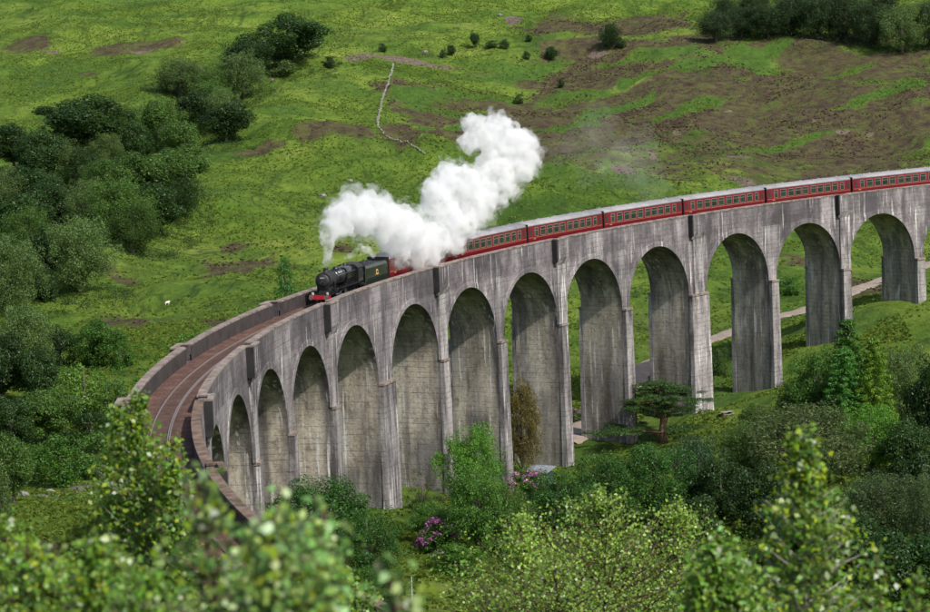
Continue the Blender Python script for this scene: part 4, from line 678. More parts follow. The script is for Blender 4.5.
for k in REF:
    t = th_of(k); w = HW
    for s, r in ((-1, RI), (1, RO)):
        f0, f1 = (r - .72, r - .30) if s < 0 else (r + .30, r + .72); s0, s1 = (r - .299, r + .45) if s < 0 else (r - .45, r + .299)
        quickpart('refuge_shade', [(s0 if s > 0 else f0, s1 if s < 0 else f1, t - w - .0024, t - w - .00121, -3.0, -.10, (0, 0, 0, 0), 3)], 'shade_black')  # near-black slab painting the shade on the left side of the box
        blocks = [(f0, f1, t - w - .0012, t + w + .0012, -2.5, -.10, (0, .15, .1, 0), 3), (s0, s1, t - w - .0012, t - w + .0006, -2.5, -.10, (0, 0, 1.3, 0), 3), (s0, s1, t + w - .0006, t + w + .0012, -2.5, -.10, (0, .1, .5, 0), 3)]
        ref = quickpart('refuge', blocks)
        quickpart('refuge_coping', [(f0 - .05, f1 + .04, t - w - .0016, t + w + .0016, -.098, .05, (0, 0, 0, 0), 1), (s0 if s < 0 else s0 - .01, (s1 if s > 0 else s1 + .01), t - w - .0016, t - w + .0009, -.098, .049, (0, 0, 0, 0), 1), (s0 if s < 0 else s0 - .01, s1 if s > 0 else s1 + .01, t + w - .0009, t + w + .0016, -.098, .049, (0, 0, 0, 0), 1)], 'coping_old' if k < -.6 else 'coping')
        # sloping corbel below the box
        V = []; F = []; T = []
        r_out = r - .72 if s < 0 else r + .72
        for z, rr_ in ((-2.498, r_out), (-3.45, r + s * .31)):
            for tt in (t - w - .001, t + w + .001): V.append(PT(rr_, tt, z)); T.append((0, .9, .0, 0))
        for z in (-2.498, -3.45):
            for tt in (t - w - .001, t + w + .001): V.append(PT(r - s * .002 + s * .004, tt, z)); T.append((0, .3, 1.2, 0))
        F = [(0, 1, 3, 2), (0, 2, 6, 4), (1, 5, 7, 3), (4, 5, 1, 0), (2, 3, 7, 6)]
        vpart('corbel', V, F, tone=T)
        quickpart('pilaster', [(r - .31, r + .003, t - w * .86, t + w * .98, SPR + .03, -3.44, (0, 1.0, 0, 0), 4) if s < 0 else (r - .003, r + .31, t - w * .86, t + w * .98, SPR + .03, -3.44, (0, 1.0, 0, 0), 4)])
# solid abutment at the near end
quickpart('abutment', [(RI, RO, th_of(I0) - RAD / RIN - .0041 - .025 * (k + 1), th_of(I0) - RAD / RIN - .0041 - .025 * k - .00001, -22, -3.21, (0, .3, .1, 0), 4) for k in range(7)])
# ---------------------------------------------------------------- railway track
track = empty('railway_track', (-239, 30, -1.6), 0, 'single railway track on rust-brown ballast between the parapets', 'railway track')
INT = track.location.copy()
def tpart(name, prof, ta, tb, mat, step=1.0, smooth=False):
    n = int((tb - ta) * RC / step); V = []; F = []; m = len(prof)
    for k in range(n + 1):
        t = ta + (tb - ta) * k / n
        for r, z in prof: p = PT(RC + r, t, z); V.append((p[0] - INT.x, p[1] - INT.y, p[2] - INT.z))
    for k in range(n):
        for j in range(m): a = k * m + j; b = k * m + (j + 1) % m; F.append((a, b, b + m, a + m))
    me = mesh(name, V, F, smooth); bm = bmesh.new(); bm.from_mesh(me); bmesh.ops.recalc_face_normals(bm, faces=bm.faces); bm.to_mesh(me); bm.free()
    return link(name, me, MATS[mat], track)
TA, TB = th_of(-3) - .2, th_of(15)
tpart('ballast_bed', [(-2.52, DECKZ + .004), (2.52, DECKZ + .004), (2.5, -1.52), (1.5, -1.535), (.9, -1.56), (-.9, -1.56), (-1.5, -1.535), (-2.5, -1.52)], TA, TB, 'ballast')
RZ = -1.42
for r in (-.7525, .7525, -.62): tpart('rail' if abs(r) > .7 else 'check_rail', [(r - .035, RZ - .14), (r + .035, RZ - .14), (r + .035, RZ), (r - .035, RZ)], TA, TB, 'rail_steel')
sm = MB().box(-1.28, 1.28, -.125, .125, -.12, 0).build('sleeper', MATS['sleeper_wood'], track); sme = sm.data; bpy.data.objects.remove(sm)
for k in range(290):
    t = th_of(-2.2) + k * .71 / RC
    if t > TB: break
    o = link('sleeper', sme, None, track); p = PT(RC, t, -1.548); o.location = (p[0] - INT.x, p[1] - INT.y, p[2] - INT.z); o.rotation_euler = (0, 0, math.pi - t)
# ---------------------------------------------------------------- train
simple('loco_black', (.012, .012, .014), .22, var=.3, scale=2, coat=.4); simple('loco_soot', (.018, .017, .017), .6, var=.4, scale=3); simple('buffer_red', (.42, .012, .02), .4, var=.2)
simple('steel', (.32, .31, .30), .35, metal=.8, var=.2); simple('tender_green', (.012, .02, .012), .3, var=.25, scale=2, coat=.3); simple('coal', (.012, .012, .013), .55, var=.6, scale=6, bump=.8)
simple('maroon', (.135, .004, .015), .38, var=.15, scale=1.2, coat=.3); simple('coach_roof', (.27, .26, .27), .7, var=.16, scale=.7); simple('lining', (.42, .22, .05), .5, var=.1)
simple('glass', (.02, .035, .03), .12, var=.5, scale=.8); simple('blind', (.5, .45, .36), .7, var=.2); simple('frame_pale', (.30, .20, .17), .5); simple('underframe', (.02, .018, .017), .7, var=.4)
simple('lamp_white', (.45, .45, .43), .4); simple('crest_gold', (.62, .42, .10), .5); simple('plate_pale', (.30, .30, .28), .5); simple('jacket_red', (.25, .015, .02), .8); simple('skin', (.45, .26, .19), .6); simple('overall_blue', (.04, .06, .12), .8)
TH0 = LOCO_TH
def veh(name, th, L, label, cat, group=None):
    """empty at the middle of a vehicle whose front is at angle th; x forward"""
    t = th + L / 2 / RC; p = PT(RC, t, RZ); return empty(name, p, math.atan2(-math.cos(t), -math.sin(t)), label, cat, group)
def cyl(mb, x0, x1, y, z, r0, r1=None, n=20): mb.tube([(x0, y, z), (x1, y, z)], [r0, r1 if r1 else r0], n)
def wheel(parent, x, y, r, mat='loco_soot', spokes=True, name='wheel'):
    m = MB(); s = 1 if y > 0 else -1; n = 24
    ring = []
    for k in range(n):
        a = 2 * math.pi * k / n
        for (rr_, yy) in ((r, y - .06), (r, y + .06), (r * .86, y + .06), (r * .86, y - .06)): ring.append((x + rr_ * math.cos(a), yy, r + rr_ * math.sin(a)))
    F = [(k * 4 + j, k * 4 + (j + 1) % 4, ((k + 1) % n) * 4 + (j + 1) % 4, ((k + 1) % n) * 4 + j) for k in range(n) for j in range(4)]
    m.add(ring, F)
    for k in range(10):
        a = 2 * math.pi * k / 10; m.tube([(x, y, r), (x + r * .9 * math.cos(a), y, r + r * .9 * math.sin(a))], .035, 4)
    m.tube([(x, y - .08, r), (x, y + .1, r)], .14, 10)
    o = m.build(name, MATS[mat], parent); return o
LL = 11.6
eng = veh('steam_locomotive', TH0, LL, 'black steam locomotive with red buffer beam leading the train over the viaduct', 'locomotive')
h = LL / 2
X = lambda d: h - d            # distance d behind the buffers
b = MB(); cyl(b, X(3.7), X(5.6), 0, 2.75, .80, .84, 28); cyl(b, X(5.6), X(7.2), 0, 2.75, .84, .90, 28)
for d in (4.4, 5.2, 6.0, 6.8): cyl(b, X(d), X(d + .06), 0, 2.75, .87 + .012 * (d - 4), None, 28)
boiler = b.build('boiler', MATS['loco_black'], eng, True)
b = MB(); cyl(b, X(1.75), X(3.72), 0, 2.72, .90, None, 28); b.box(X(3.4), X(1.9), -.55, .55, 1.5, 2.0); sb = b.build('smokebox', MATS['loco_soot'], eng, False)
b = MB(); b.tube([(X(1.76), 0, 2.72), (X(1.66), 0, 2.72), (X(1.56), 0, 2.72), (X(1.5), 0, 2.72)], [.76, .72, .5, .12], 24); sdoor = b.build('smokebox_door', MATS['loco_soot'], eng, True)
b = MB(); b.box(X(1.58), X(1.5), -.26, .26, 2.98, 3.12); b.build('number_plate', MATS['plate_pale'], sdoor)
b = MB(); b.tube([(X(1.52), 0, 2.72), (X(1.42), 0, 2.72)], .05, 8); b.tube([(X(1.5), -.3, 2.45), (X(1.5), 0, 2.72)], .025, 6); b.build('door_dart', MATS['steel'], sdoor)
b = MB(); b.tube([(X(2.75), 0, 3.5), (X(2.75), 0, 3.68), (X(2.75), 0, 3.9), (X(2.75), 0, 4.0), (X(2.75), 0, 4.05)], [.42, .29, .26, .30, .27], 20); b.build('chimney', MATS['loco_soot'], eng, True)
b = MB(); b.tube([(X(5.9), 0, 3.4), (X(5.9), 0, 3.7), (X(5.9), 0, 3.84), (X(5.9), 0, 3.88)], [.40, .36, .25, .05], 16); b.build('dome', MATS['loco_black'], eng, True)
b = MB()
sec = [(-.62, 1.7), (-.92, 2.4), (-.95, 3.2), (-.78, 3.55), (-.4, 3.68), (.4, 3.68), (.78, 3.55), (.95, 3.2), (.92, 2.4), (.62, 1.7)]
V = [(X(7.2), y * .97, z * .99) for y, z in sec] + [(X(9.7), y, z) for y, z in sec]; n_ = len(sec)
b.add(V, [(k, (k + 1) % n_, n_ + (k + 1) % n_, n_ + k) for k in range(n_)] + [tuple(range(n_))[::-1], tuple(range(n_, 2 * n_))]); b.build('firebox', MATS['loco_black'], eng)
b = MB(); b.tube([(X(8.6), .2, 3.66), (X(8.6), .2, 3.95)], .08, 8); b.tube([(X(8.6), -.2, 3.66), (X(8.6), -.2, 3.95)], .08, 8); b.build('safety_valves', MATS['steel'], eng)
b = MB()
for s in (-1, 1):
    b.box(X(11.25), X(9.7), s * 1.3 - .03, s * 1.3 + .03, 1.55, 2.55); b.box(X(9.95), X(9.7), s * 1.3 - .03, s * 1.3 + .03, 2.552, 3.3); b.box(X(10.65), X(10.5), s * 1.3 - .03, s * 1.3 + .03, 2.552, 3.3); b.box(X(11.25), X(11.1), s * 1.3 - .03, s * 1.3 + .03, 2.552, 3.3)
    b.box(X(9.76), X(9.7), min(s * .96, s * 1.27), max(s * .96, s * 1.27), 1.55, 3.45)
b.box(X(9.76), X(9.71), -.9, .9, 3.5, 3.7); cab = b.build('cab', MATS['loco_black'], eng)
b = MB(); rs = [(1.36 * math.sin(R_(a)), 3.3 + .5 * (math.cos(R_(a)) - math.cos(R_(75))) / (1 - math.cos(R_(75)))) for a in range(-75, 76, 15)]
V = [(X(11.5), y, z) for y, z in rs] + [(X(9.6), y, z) for y, z in rs] + [(X(11.5), y, z + .05) for y, z in rs] + [(X(9.6), y, z + .05) for y, z in rs]; k_ = len(rs)
b.add(V, [(j, j + 1, k_ + j + 1, k_ + j) for j in range(k_ - 1)] + [(2 * k_ + j, 2 * k_ + j + 1, 3 * k_ + j + 1, 3 * k_ + j) for j in range(k_ - 1)] + [(j, j + 1, 2 * k_ + j + 1, 2 * k_ + j) for j in range(k_ - 1)] + [(k_ + j, k_ + j + 1, 3 * k_ + j + 1, 3 * k_ + j) for j in range(k_ - 1)]); b.build('cab_roof', MATS['loco_soot'], eng)
for s in (-1, 1):
    for d in (9.96, 10.66): MB().box(X(d + .53), X(d), s * 1.3 - .008, s * 1.3 + .008, 2.56, 3.25).build('cab_window', MATS['glass'], eng)
b = MB()
for s in (-1, 1):
    b.box(X(9.7), X(3.55), min(s * .8, s * 1.3), max(s * .8, s * 1.3), 1.75, 1.80); b.box(X(9.7), X(3.55), s * 1.3 - .02, s * 1.3 + .02, 1.62, 1.748)
    b.box(X(2.2), X(.55), min(s * .3, s * 1.25), max(s * .3, s * 1.25), 1.25, 1.30)
    V = [(X(3.5), s * .5, 1.8), (X(2.2), s * .5, 1.3), (X(2.2), s * 1.28, 1.3), (X(3.5), s * 1.28, 1.8), (X(3.5), s * .5, 1.75), (X(2.2), s * .5, 1.25), (X(2.2), s * 1.28, 1.25), (X(3.5), s * 1.28, 1.75)]
    b.add(V, [(0, 1, 2, 3), (4, 7, 6, 5), (0, 4, 5, 1), (1, 5, 6, 2), (2, 6, 7, 3), (3, 7, 4, 0)])
b.build('running_board', MATS['loco_black'], eng)
b = MB(); b.box(X(11.3), X(.6), -.62, -.55, .6, 1.25); b.box(X(11.3), X(.6), .55, .62, .6, 1.25); b.box(X(3.2), X(1.5), -.5, .5, .9, 1.6); b.build('frames', MATS['loco_soot'], eng)
bb = MB().box(X(.6), X(.5), -1.25, 1.25, .82, 1.28).build('buffer_beam', MATS['buffer_red'], eng)
for s in (-1, 1):
    b = MB(); b.tube([(X(.5), s * .87, 1.05), (X(.15), s * .87, 1.05)], .11, 12); b.tube([(X(.15), s * .87, 1.05), (X(.02), s * .87, 1.05)], .24, 16); b.build('buffer', MATS['steel'], eng)
    b = MB(); b.box(X(.75), X(.55), s * .85 - .09, s * .85 + .09, 1.31, 1.58); b.tube([(X(.55), s * .85, 1.45), (X(.5), s * .85, 1.45)], .08, 10); b.build('lamp', MATS['lamp_white'], eng)
    b = MB(); cyl(b, X(3.1), X(2.2), s * 1.03, 1.0, .33, None, 16); b.box(X(3.15), X(2.15), s * 1.03 - .2, s * 1.03 + .2, 1.2, 1.62); b.build('cylinder', MATS['loco_black'], eng)
    b = MB(); b.tube([(X(2.75), s * .55, 3.2), (X(2.75), s * .98, 2.5), (X(2.75), s * .98, 1.6)], .13, 8); b.build('steam_pipe', MATS['loco_black'], eng)
    b = MB(); b.tube([(X(4.0), s * .93, 3.05), (X(9.6), s * 1.02, 3.12)], .03, 6); b.build('handrail', MATS['steel'], eng)
    for d in (1.65, 3.75): wheel(eng, X(d), s * .72, .5, name='bogie_wheel')
    for d in (5.45, 7.35, 9.75): wheel(eng, X(d), s * .72, .91, name='driving_wheel')
    b = MB(); b.box(X(9.8), X(5.4), s * .92 - .03, s * .92 + .03, .55, .67); b.build('coupling_rod', MATS['steel'], eng)
    b = MB(); b.tube([(X(3.1), s * 1.03, 1.0), (X(4.2), s * 1.03, 1.0)], .04, 6); b.tube([(X(4.2), s * 1.02, 1.0), (X(7.35), s * 1.02, .6)], .06, 6); b.box(X(4.4), X(4.05), s * 1.03 - .06, s * 1.03 + .06, .8, 1.3); b.tube([(X(4.3), s * 1.05, 1.3), (X(5.9), s * 1.05, 1.45)], .035, 5); b.tube([(X(7.35), s * 1.08, .9), (X(5.95), s * 1.08, 1.1)], .035, 5); b.box(X(6.1), X(5.8), s * 1.05 - .04, s * 1.05 + .04, 1.0, 1.75); b.build('connecting_rod', MATS['steel'], eng)
# a driver leaning from the cab side towards the valley
def person(loc, rz, label):
    t = empty('person', loc, rz, label, 'person')
    V = [(0, 0, .9), (0, 0, 1.15), (0, 0, 1.42), (0, 0, 1.52), (.02, 0, 1.62), (.03, 0, 1.74), (0, .1, .86), (.02, .12, .46), (0, .12, .05), (.14, .12, .03), (0, -.1, .86), (.02, -.12, .46), (0, -.12, .05), (.14, -.12, .03), (0, .2, 1.4), (.06, .3, 1.16), (.28, .3, 1.1), (0, -.2, 1.4), (.06, -.3, 1.16), (.28, -.3, 1.1)]
    E = [(0, 1), (1, 2), (2, 3), (3, 4), (4, 5), (0, 6), (6, 7), (7, 8), (8, 9), (0, 10), (10, 11), (11, 12), (12, 13), (2, 14), (14, 15), (15, 16), (2, 17), (17, 18), (18, 19)]
    rr = [.15, .14, .16, .06, .10, .10, .1, .07, .05, .04, .1, .07, .05, .04, .07, .05, .04, .07, .05, .04]
    me = bpy.data.meshes.new('body'); me.from_pydata(V, E, []); o = link('body', me, MATS['overall_blue'], t); o.modifiers.new('skin', 'SKIN')
    for k, r in enumerate(rr): me.skin_vertices[0].data[k].radius = (r, r)
    me.skin_vertices[0].data[0].use_root = True; o.modifiers.new('sub', 'SUBSURF').levels = 2
    b = MB(); b.tube([(.035, 0, 1.6), (.035, 0, 1.66), (.035, 0, 1.75), (.035, 0, 1.82)], [.07, .105, .10, .05], 12); b.build('head', MATS['skin'], t, True)
    b = MB(); b.tube([(.0, 0, 1.76), (.0, 0, 1.83), (0, 0, 1.87)], [.118, .115, .05], 12); b.box(.05, .17, -.07, .07, 1.765, 1.785); b.build('cap', MATS['loco_soot'], t)
    b = MB(); b.tube([(0, 0, 1.0), (0, 0, 1.2), (0, 0, 1.42), (0, 0, 1.5)], [.2, .21, .2, .1], 12); b.build('jacket', MATS['jacket_red'], t, True)
M = eng.matrix_basis; cabp = Matrix.Translation(eng.location) @ Euler(eng.rotation_euler).to_matrix().to_4x4()
pl = cabp @ Vector((X(11.35), 1.05, 1.35)); person(pl, eng.rotation_euler.z + math.pi / 2, 'person in a dark red jacket standing in the cab doorway of the locomotive')
# tender
TL = 7.6
ten = veh('tender', TH0 + (LL + .1) / RC, TL, 'dark green coal tender with gold emblem coupled behind the engine', 'tender')
h = TL / 2
b = MB(); ts = [(-1.28, 1.35), (-1.3, 2.9), (-1.1, 3.2), (-.8, 3.22), (.8, 3.22), (1.1, 3.2), (1.3, 2.9), (1.28, 1.35)]; q = len(ts)
b.add([(-h + .25, y, z) for y, z in ts] + [(h - .7, y, z) for y, z in ts], [(k, (k + 1) % q, q + (k + 1) % q, q + k) for k in range(q)] + [tuple(range(q))[::-1], tuple(range(q, 2 * q))]); b.build('tank', MATS['tender_green'], ten)
b = MB(); b.box(-h + .2, h - .1, -1.2, 1.2, 1.1, 1.34); b.box(-h + .2, h - .4, -1.0, -.92, .45, 1.098); b.box(-h + .2, h - .4, .92, 1.0, .45, 1.098); b.box(-h + .1, -h + .2, -1.25, 1.25, .8, 1.3); b.build('frames', MATS['loco_soot'], ten)
bm = bmesh.new(); bmesh.ops.create_grid(bm, x_segments=26, y_segments=12, size=1)
for v in bm.verts: u, w_ = v.co.x, v.co.y; v.co = Vector((u * 2.2 + .6, w_ * .95, 3.18 + .35 * (1 - w_ * w_) * (1 - u ** 4) + random.uniform(-.06, .08)))
me = bpy.data.meshes.new('coal'); bm.to_mesh(me); bm.free(); link('coal', me, MATS['coal'], ten)
for s in (-1, 1):
    b = MB(); b.tube([(-.2, s * 1.295, 2.25), (-.2, s * 1.325, 2.25)], .30, 18); b.box(-.62, .22, s * 1.31 - .012, s * 1.31 + .012, 1.95, 2.05); em = b.build('emblem', MATS['crest_gold'], ten)
    b = MB(); b.tube([(-.2, s * 1.33, 2.25), (-.2, s * 1.345, 2.25)], .17, 14); b.build('emblem_centre', MATS['loco_black'], em)
    for x in (-2.2, -.2, 1.8): wheel(ten, x, s * .72, .65)
    MB().box(h - .7, h - .62, s * 1.2 - .03, s * 1.2 + .03, 1.4, 3.3).build('handrail', MATS['steel'], ten)
# coaches
def coach_proto():
    """19.7 m maroon corridor coach, built once; the copies share its meshes"""
    L = 9.74; P = []
    b = MB(); side = [(-1.34, .95), (-1.4, 1.4), (-1.42, 1.9), (-1.4, 2.5), (-1.35, 3.2)]; prof = side + [(-y, z) for y, z in side[::-1]]; q = len(prof)
    b.add([(-L, y, z) for y, z in prof] + [(L, y, z) for y, z in prof], [(k, (k + 1) % q, q + (k + 1) % q, q + k) for k in range(q)] + [tuple(range(q))[::-1], tuple(range(q, 2 * q))]); P.append(('body', b, 'maroon', False, []))
    b = MB(); rf = [(1.385 * math.sin(R_(a)), 3.2 + .56 * (math.cos(R_(a)) ** .8 if abs(a) < 89 else 0)) for a in range(-90, 91, 10)]; q = len(rf)
    b.add([(-L - .03, y, z) for y, z in rf] + [(L + .03, y, z) for y, z in rf], [(k, k + 1, q + k + 1, q + k) for k in range(q - 1)] + [tuple(range(q))[::-1], tuple(range(q, 2 * q)), (0, q, 2 * q - 1, q - 1)])
    for k in range(1, 8):
        x = -L + k * 19.7 / 8
        b.box(x - .02, x + .02, -.9, .9, 3.3, 3.42)
    P.append(('roof', b, 'coach_roof', True, []))
    for k in range(9):
        x = -8.4 + k * 2.1; s = .35 if k % 2 else -.35
        P.append(('roof_vent', MB().box(x - .13, x + .13, s - .12, s + .12, 3.62, 3.84), 'coach_roof', False, []))
    xs = [-7.7, -6.0, -4.25, -2.6, -.95, .95, 2.6, 4.25, 6.0, 7.7]
    for s in (-1, 1):
        for k, x in enumerate(xs):
            y = s * 1.405; w = .66 if 0 < k < 9 else .44
            fr = MB(); fr.box(x - w, x + w, y - .03, y + .03, 1.86, 1.90); fr.box(x - w, x + w, y - .03, y + .03, 2.94, 2.98); fr.box(x - w, x - w + .05, y - .03, y + .03, 1.90, 2.94); fr.box(x + w - .05, x + w, y - .03, y + .03, 1.90, 2.94)
            sub = [('pane', MB().box(x - w + .04, x + w - .04, y - .022, y + .022, 1.901, 2.939), 'glass')]
            sub.append(('toplight', MB().box(x - w + .04, x + w - .04, y - .028, y + .028, 2.6, 2.64), 'frame_pale'))
            P.append(('window', fr, 'blind' if False else 'frame_pale', False, sub))
        for x in (-9.15, 9.15):
            y = s * 1.395; P.append(('door', MB().box(x - .36, x + .36, y - .03, y + .03, 1.0, 3.05), 'maroon', False, [('pane', MB().box(x - .22, x + .22, y - .036, y + .036, 2.0, 2.7), 'glass'), ('handle', MB().box(x + .2, x + .3, y - .06, y + .06, 1.75, 1.79), 'lining')]))
        ln = MB(); y = s * 1.425
        for z in (1.80, ): ln.box(-L + .1, L - .1, y - .006, y + .006, z - .1, z - .065)
        P.append(('lining', ln, 'lining', False, []))
        P.append(('number_transfer', MB().box(7.9, 8.5, s * 1.42 - .01, s * 1.42 + .01, 1.5, 1.6), 'lining', False, []))
        P.append(('step_board', MB().box(-L + .3, L - .3, min(s * 1.2, s * 1.38), max(s * 1.2, s * 1.38), .85, .9), 'underframe', False, []))
    b = MB(); b.box(-L + .1, L - .1, -1.1, 1.1, .7, .94); b.box(-2, 2, -1, 1, .35, .69); P.append(('underframe', b, 'underframe', False, []))
    for x in (-7.1, 7.1):
        sub = []
        for dx in (-1.2, 1.2):
            for s in (-1, 1): w = MB(); w.tube([(x + dx, s * .66, .46), (x + dx, s * .80, .46)], .46, 18); sub.append(('wheel', w, 'steel'))
        g = MB(); g.box(x - 1.8, x + 1.8, -1.0, -.85, .35, .75); g.box(x - 1.8, x + 1.8, .85, 1.0, .35, .75); g.box(x - .3, x + .3, -.84, .84, .4, .7); P.append(('bogie', g, 'underframe', False, sub))
    for s in (-1, 1):
        P.append(('end_panel', MB().box(min(s * (L + .002), s * (L + .04)), max(s * (L + .002), s * (L + .04)), -1.37, 1.37, .95, 3.5), 'underframe', False, []))
        P.append(('gangway', MB().box(min(s * (L + .041), s * (L + .2)), max(s * (L + .041), s * (L + .2)), -.5, .5, 1.1, 3.3), 'underframe', False, []))
        for yy in (-.87, .87): g = MB(); g.tube([(s * L, yy, 1.05), (s * (L + .18), yy, 1.05)], .2, 12); P.append(('buffer', g, 'underframe', False, []))
    return P
CO = []
labs = ['first maroon coach behind the tender, mostly hidden by steam', 'second maroon coach, first one fully clear of the steam', 'third maroon coach counted from the engine', 'fourth maroon coach, in the middle of the visible train', 'fifth maroon coach counted from the engine', 'sixth maroon coach, second to last one wholly in view', 'seventh maroon coach, the last one visible at the right edge']
root = empty('railway_coach', (0, 0, 0)); tag(root, labs[0], 'coach', 'maroon coaches of the train')
for nm, mb, mt, sm_, subs in coach_proto():
    o = mb.build(nm, MATS[mt], root, sm_)
    for sn, smb, smt in subs: smb.build(sn, MATS[smt], o)
def copy_tree(o, parent=None):
    c = o.copy(); COL.objects.link(c); c.parent = parent
    for ch in list(o.children): copy_tree(ch, c)
    return c
for k in range(7):
    r = root if k == 0 else copy_tree(root)
    r['label'] = labs[k]; th = TH0 + (LL + .1 + TL + .35 + 20.1 * k) / RC + 10 / RC
    r.location = PT(RC, th, RZ); r.rotation_euler = (0, 0, math.atan2(-math.cos(th), -math.sin(th)))
# ---------------------------------------------------------------- steam
def steam(name, balls, vox, dens, label, cat='steam', disp=.5, group=None, seed=1):
    rs = random.Random(seed); tmpl = {}
    for sub in (1, 2, 3):
        bm = bmesh.new(); bmesh.ops.create_icosphere(bm, subdivisions=sub, radius=1); bm.verts.ensure_lookup_table()
        tmpl[sub] = (np.array([v.co[:] for v in bm.verts]), np.array([[v.index for v in f.verts] for f in bm.faces])); bm.free()
    VV = []; FF = []; cnt = [0]
    def ball(p, r, sub=2): v_, f_ = tmpl[sub]; VV.append(v_ * r + np.array(p)); FF.append(f_ + cnt[0]); cnt[0] += len(v_)
    for p, r in balls:
        p = Vector(p); ball(p, r * .88, 3)
        for k in range(34):
            d = Vector((rs.gauss(0, 1), rs.gauss(0, 1), rs.gauss(0, 1))).normalized(); r2 = r * rs.uniform(.14, .42); c2 = p + d * (r * rs.uniform(.8, .98)); ball(c2, r2)
            for j in range(3):
                e = (d + Vector((rs.gauss(0, .8), rs.gauss(0, .8), rs.gauss(0, .8)))).normalized(); ball(c2 + e * r2 * .9, r2 * rs.uniform(.25, .45), 1)
    VV = np.concatenate(VV).astype(np.float32); FF = np.concatenate(FF).astype(np.int32); me = bpy.data.meshes.new(name)
    me.vertices.add(len(VV)); me.vertices.foreach_set('co', VV.reshape(-1)); me.loops.add(FF.size); me.loops.foreach_set('vertex_index', FF.reshape(-1)); me.polygons.add(len(FF))
    me.polygons.foreach_set('loop_start', np.arange(0, FF.size, 3, dtype=np.int32)); me.polygons.foreach_set('loop_total', np.full(len(FF), 3, dtype=np.int32)); me.update(calc_edges=True)
    o = link(name, me, None); rm = o.modifiers.new('r', 'REMESH'); rm.mode = 'VOXEL'; rm.voxel_size = vox; rm.use_smooth_shade = True
    for k, (ns, st) in enumerate(((1.8, disp * 1.4), (.7, disp * .9), (.3, disp * .35))):
        tx = bpy.data.textures.new(name + str(k), 'CLOUDS'); tx.noise_scale = ns; tx.noise_depth = 4; dm = o.modifiers.new('d%d' % k, 'DISPLACE'); dm.texture = tx; dm.texture_coords = 'GLOBAL'; dm.strength = st; dm.mid_level = .5
    m = bpy.data.materials.new(name); m.use_nodes = True; n = m.node_tree.nodes; l = m.node_tree.links; n.remove(n['Principled BSDF'])
    v = n.new('ShaderNodeVolumePrincipled'); v.inputs['Color'].default_value = (.995, .995, .998, 1); v.inputs['Density'].default_value = dens; v.inputs['Anisotropy'].default_value = 0.0
    if dens > .5:
        tc = n.new('ShaderNodeTexCoord'); nz = n.new('ShaderNodeTexNoise'); nz.inputs['Scale'].default_value = .75; nz.inputs['Detail'].default_value = 5; nz.inputs['Roughness'].default_value = .65; l.new(tc.outputs['Object'], nz.inputs['Vector'])
        mr = n.new('ShaderNodeMapRange'); mr.inputs[1].default_value = .40; mr.inputs[2].default_value = .64; mr.inputs[3].default_value = .03; mr.inputs[4].default_value = dens * 1.5; l.new(nz.outputs[0], mr.inputs[0]); l.new(mr.outputs[0], v.inputs['Density'])
    l.new(v.outputs[0], n['Material Output'].inputs['Volume']); me.materials.append(m)
    tag(o, label, cat, group); return o
steam('steam_plume', STEAM, .2, .85, 'big white billowing plume of steam drifting back from the engine chimney')
pl_ = bpy.data.objects['steam_plume']
steam('feathered_edge', [(p, r * 1.22) for p, r in STEAM], .4, .0, 'thin torn edge of the steam plume', disp=1.6, seed=12)
v_ = bpy.data.objects['feathered_edge']; v_.parent = pl_
for k_ in ('label', 'category'): del v_[k_]
n_ = v_.data.materials[0].node_tree.nodes; l_ = v_.data.materials[0].node_tree.links; vol_ = [q for q in n_ if q.type == 'PRINCIPLED_VOLUME'][0]
tc_ = n_.new('ShaderNodeTexCoord'); nz_ = n_.new('ShaderNodeTexNoise'); nz_.inputs['Scale'].default_value = .5; nz_.inputs['Detail'].default_value = 5; nz_.inputs['Distortion'].default_value = 1.0; l_.new(tc_.outputs['Object'], nz_.inputs['Vector'])
mr_ = n_.new('ShaderNodeMapRange'); mr_.inputs[1].default_value = .48; mr_.inputs[2].default_value = .72; mr_.inputs[3].default_value = 0; mr_.inputs[4].default_value = .55; l_.new(nz_.outputs[0], mr_.inputs[0]); l_.new(mr_.outputs[0], vol_.inputs['Density'])
steam('cab_steam', STEAM2, .12, .9, 'small burst of white steam over the firebox and cab', disp=.2, seed=5)

steam('smoke_wisp', WISP, .9, .009, 'faint thin smoke haze trailing over the hillside right of the plume', 'smoke', disp=2.0, seed=8)
# ---------------------------------------------------------------- trees
def rnd_dirs(n, r=rng):
    d = r.normal(size=(n, 3)); return d / np.linalg.norm(d, axis=1)[:, None]
def leafquads(P, Nrm, size, asp=.6, r=rng):
    n = len(P); a = rnd_dirs(n, r); u = np.cross(Nrm, a); u /= np.linalg.norm(u, axis=1)[:, None] + 1e-9; v = np.cross(Nrm, u); s = (size * r.uniform(.6, 1.35, n))[:, None]
    u = u * s * .5; v = v * s * .5 * asp
    bend = Nrm * s * .12
    return np.stack([P - u, P + v - u * .1 + bend, P + u, P - v - u * .1 + bend], 1)
def crown_quads(clumps, nl, leaf, seed, asp=.6, up=.35, shell=(.6, 1.05), sq=.85):
    r = np.random.default_rng(seed); out = []
    for (p, rad) in clumps:
        n = max(6, int(nl * r.uniform(.7, 1.3))); d = rnd_dirs(n, r); k = r.uniform(shell[0], shell[1], n) ** .8
        P = np.array(p) + d * (k * rad)[:, None] * np.array([1, 1, sq]); Nn = d * .8 + rnd_dirs(n, r) * .7 + np.array([0, 0, up]); Nn /= np.linalg.norm(Nn, axis=1)[:, None]
        out.append(leafquads(P, Nn, leaf, asp, r))
    return np.concatenate(out)
PROTO = {}
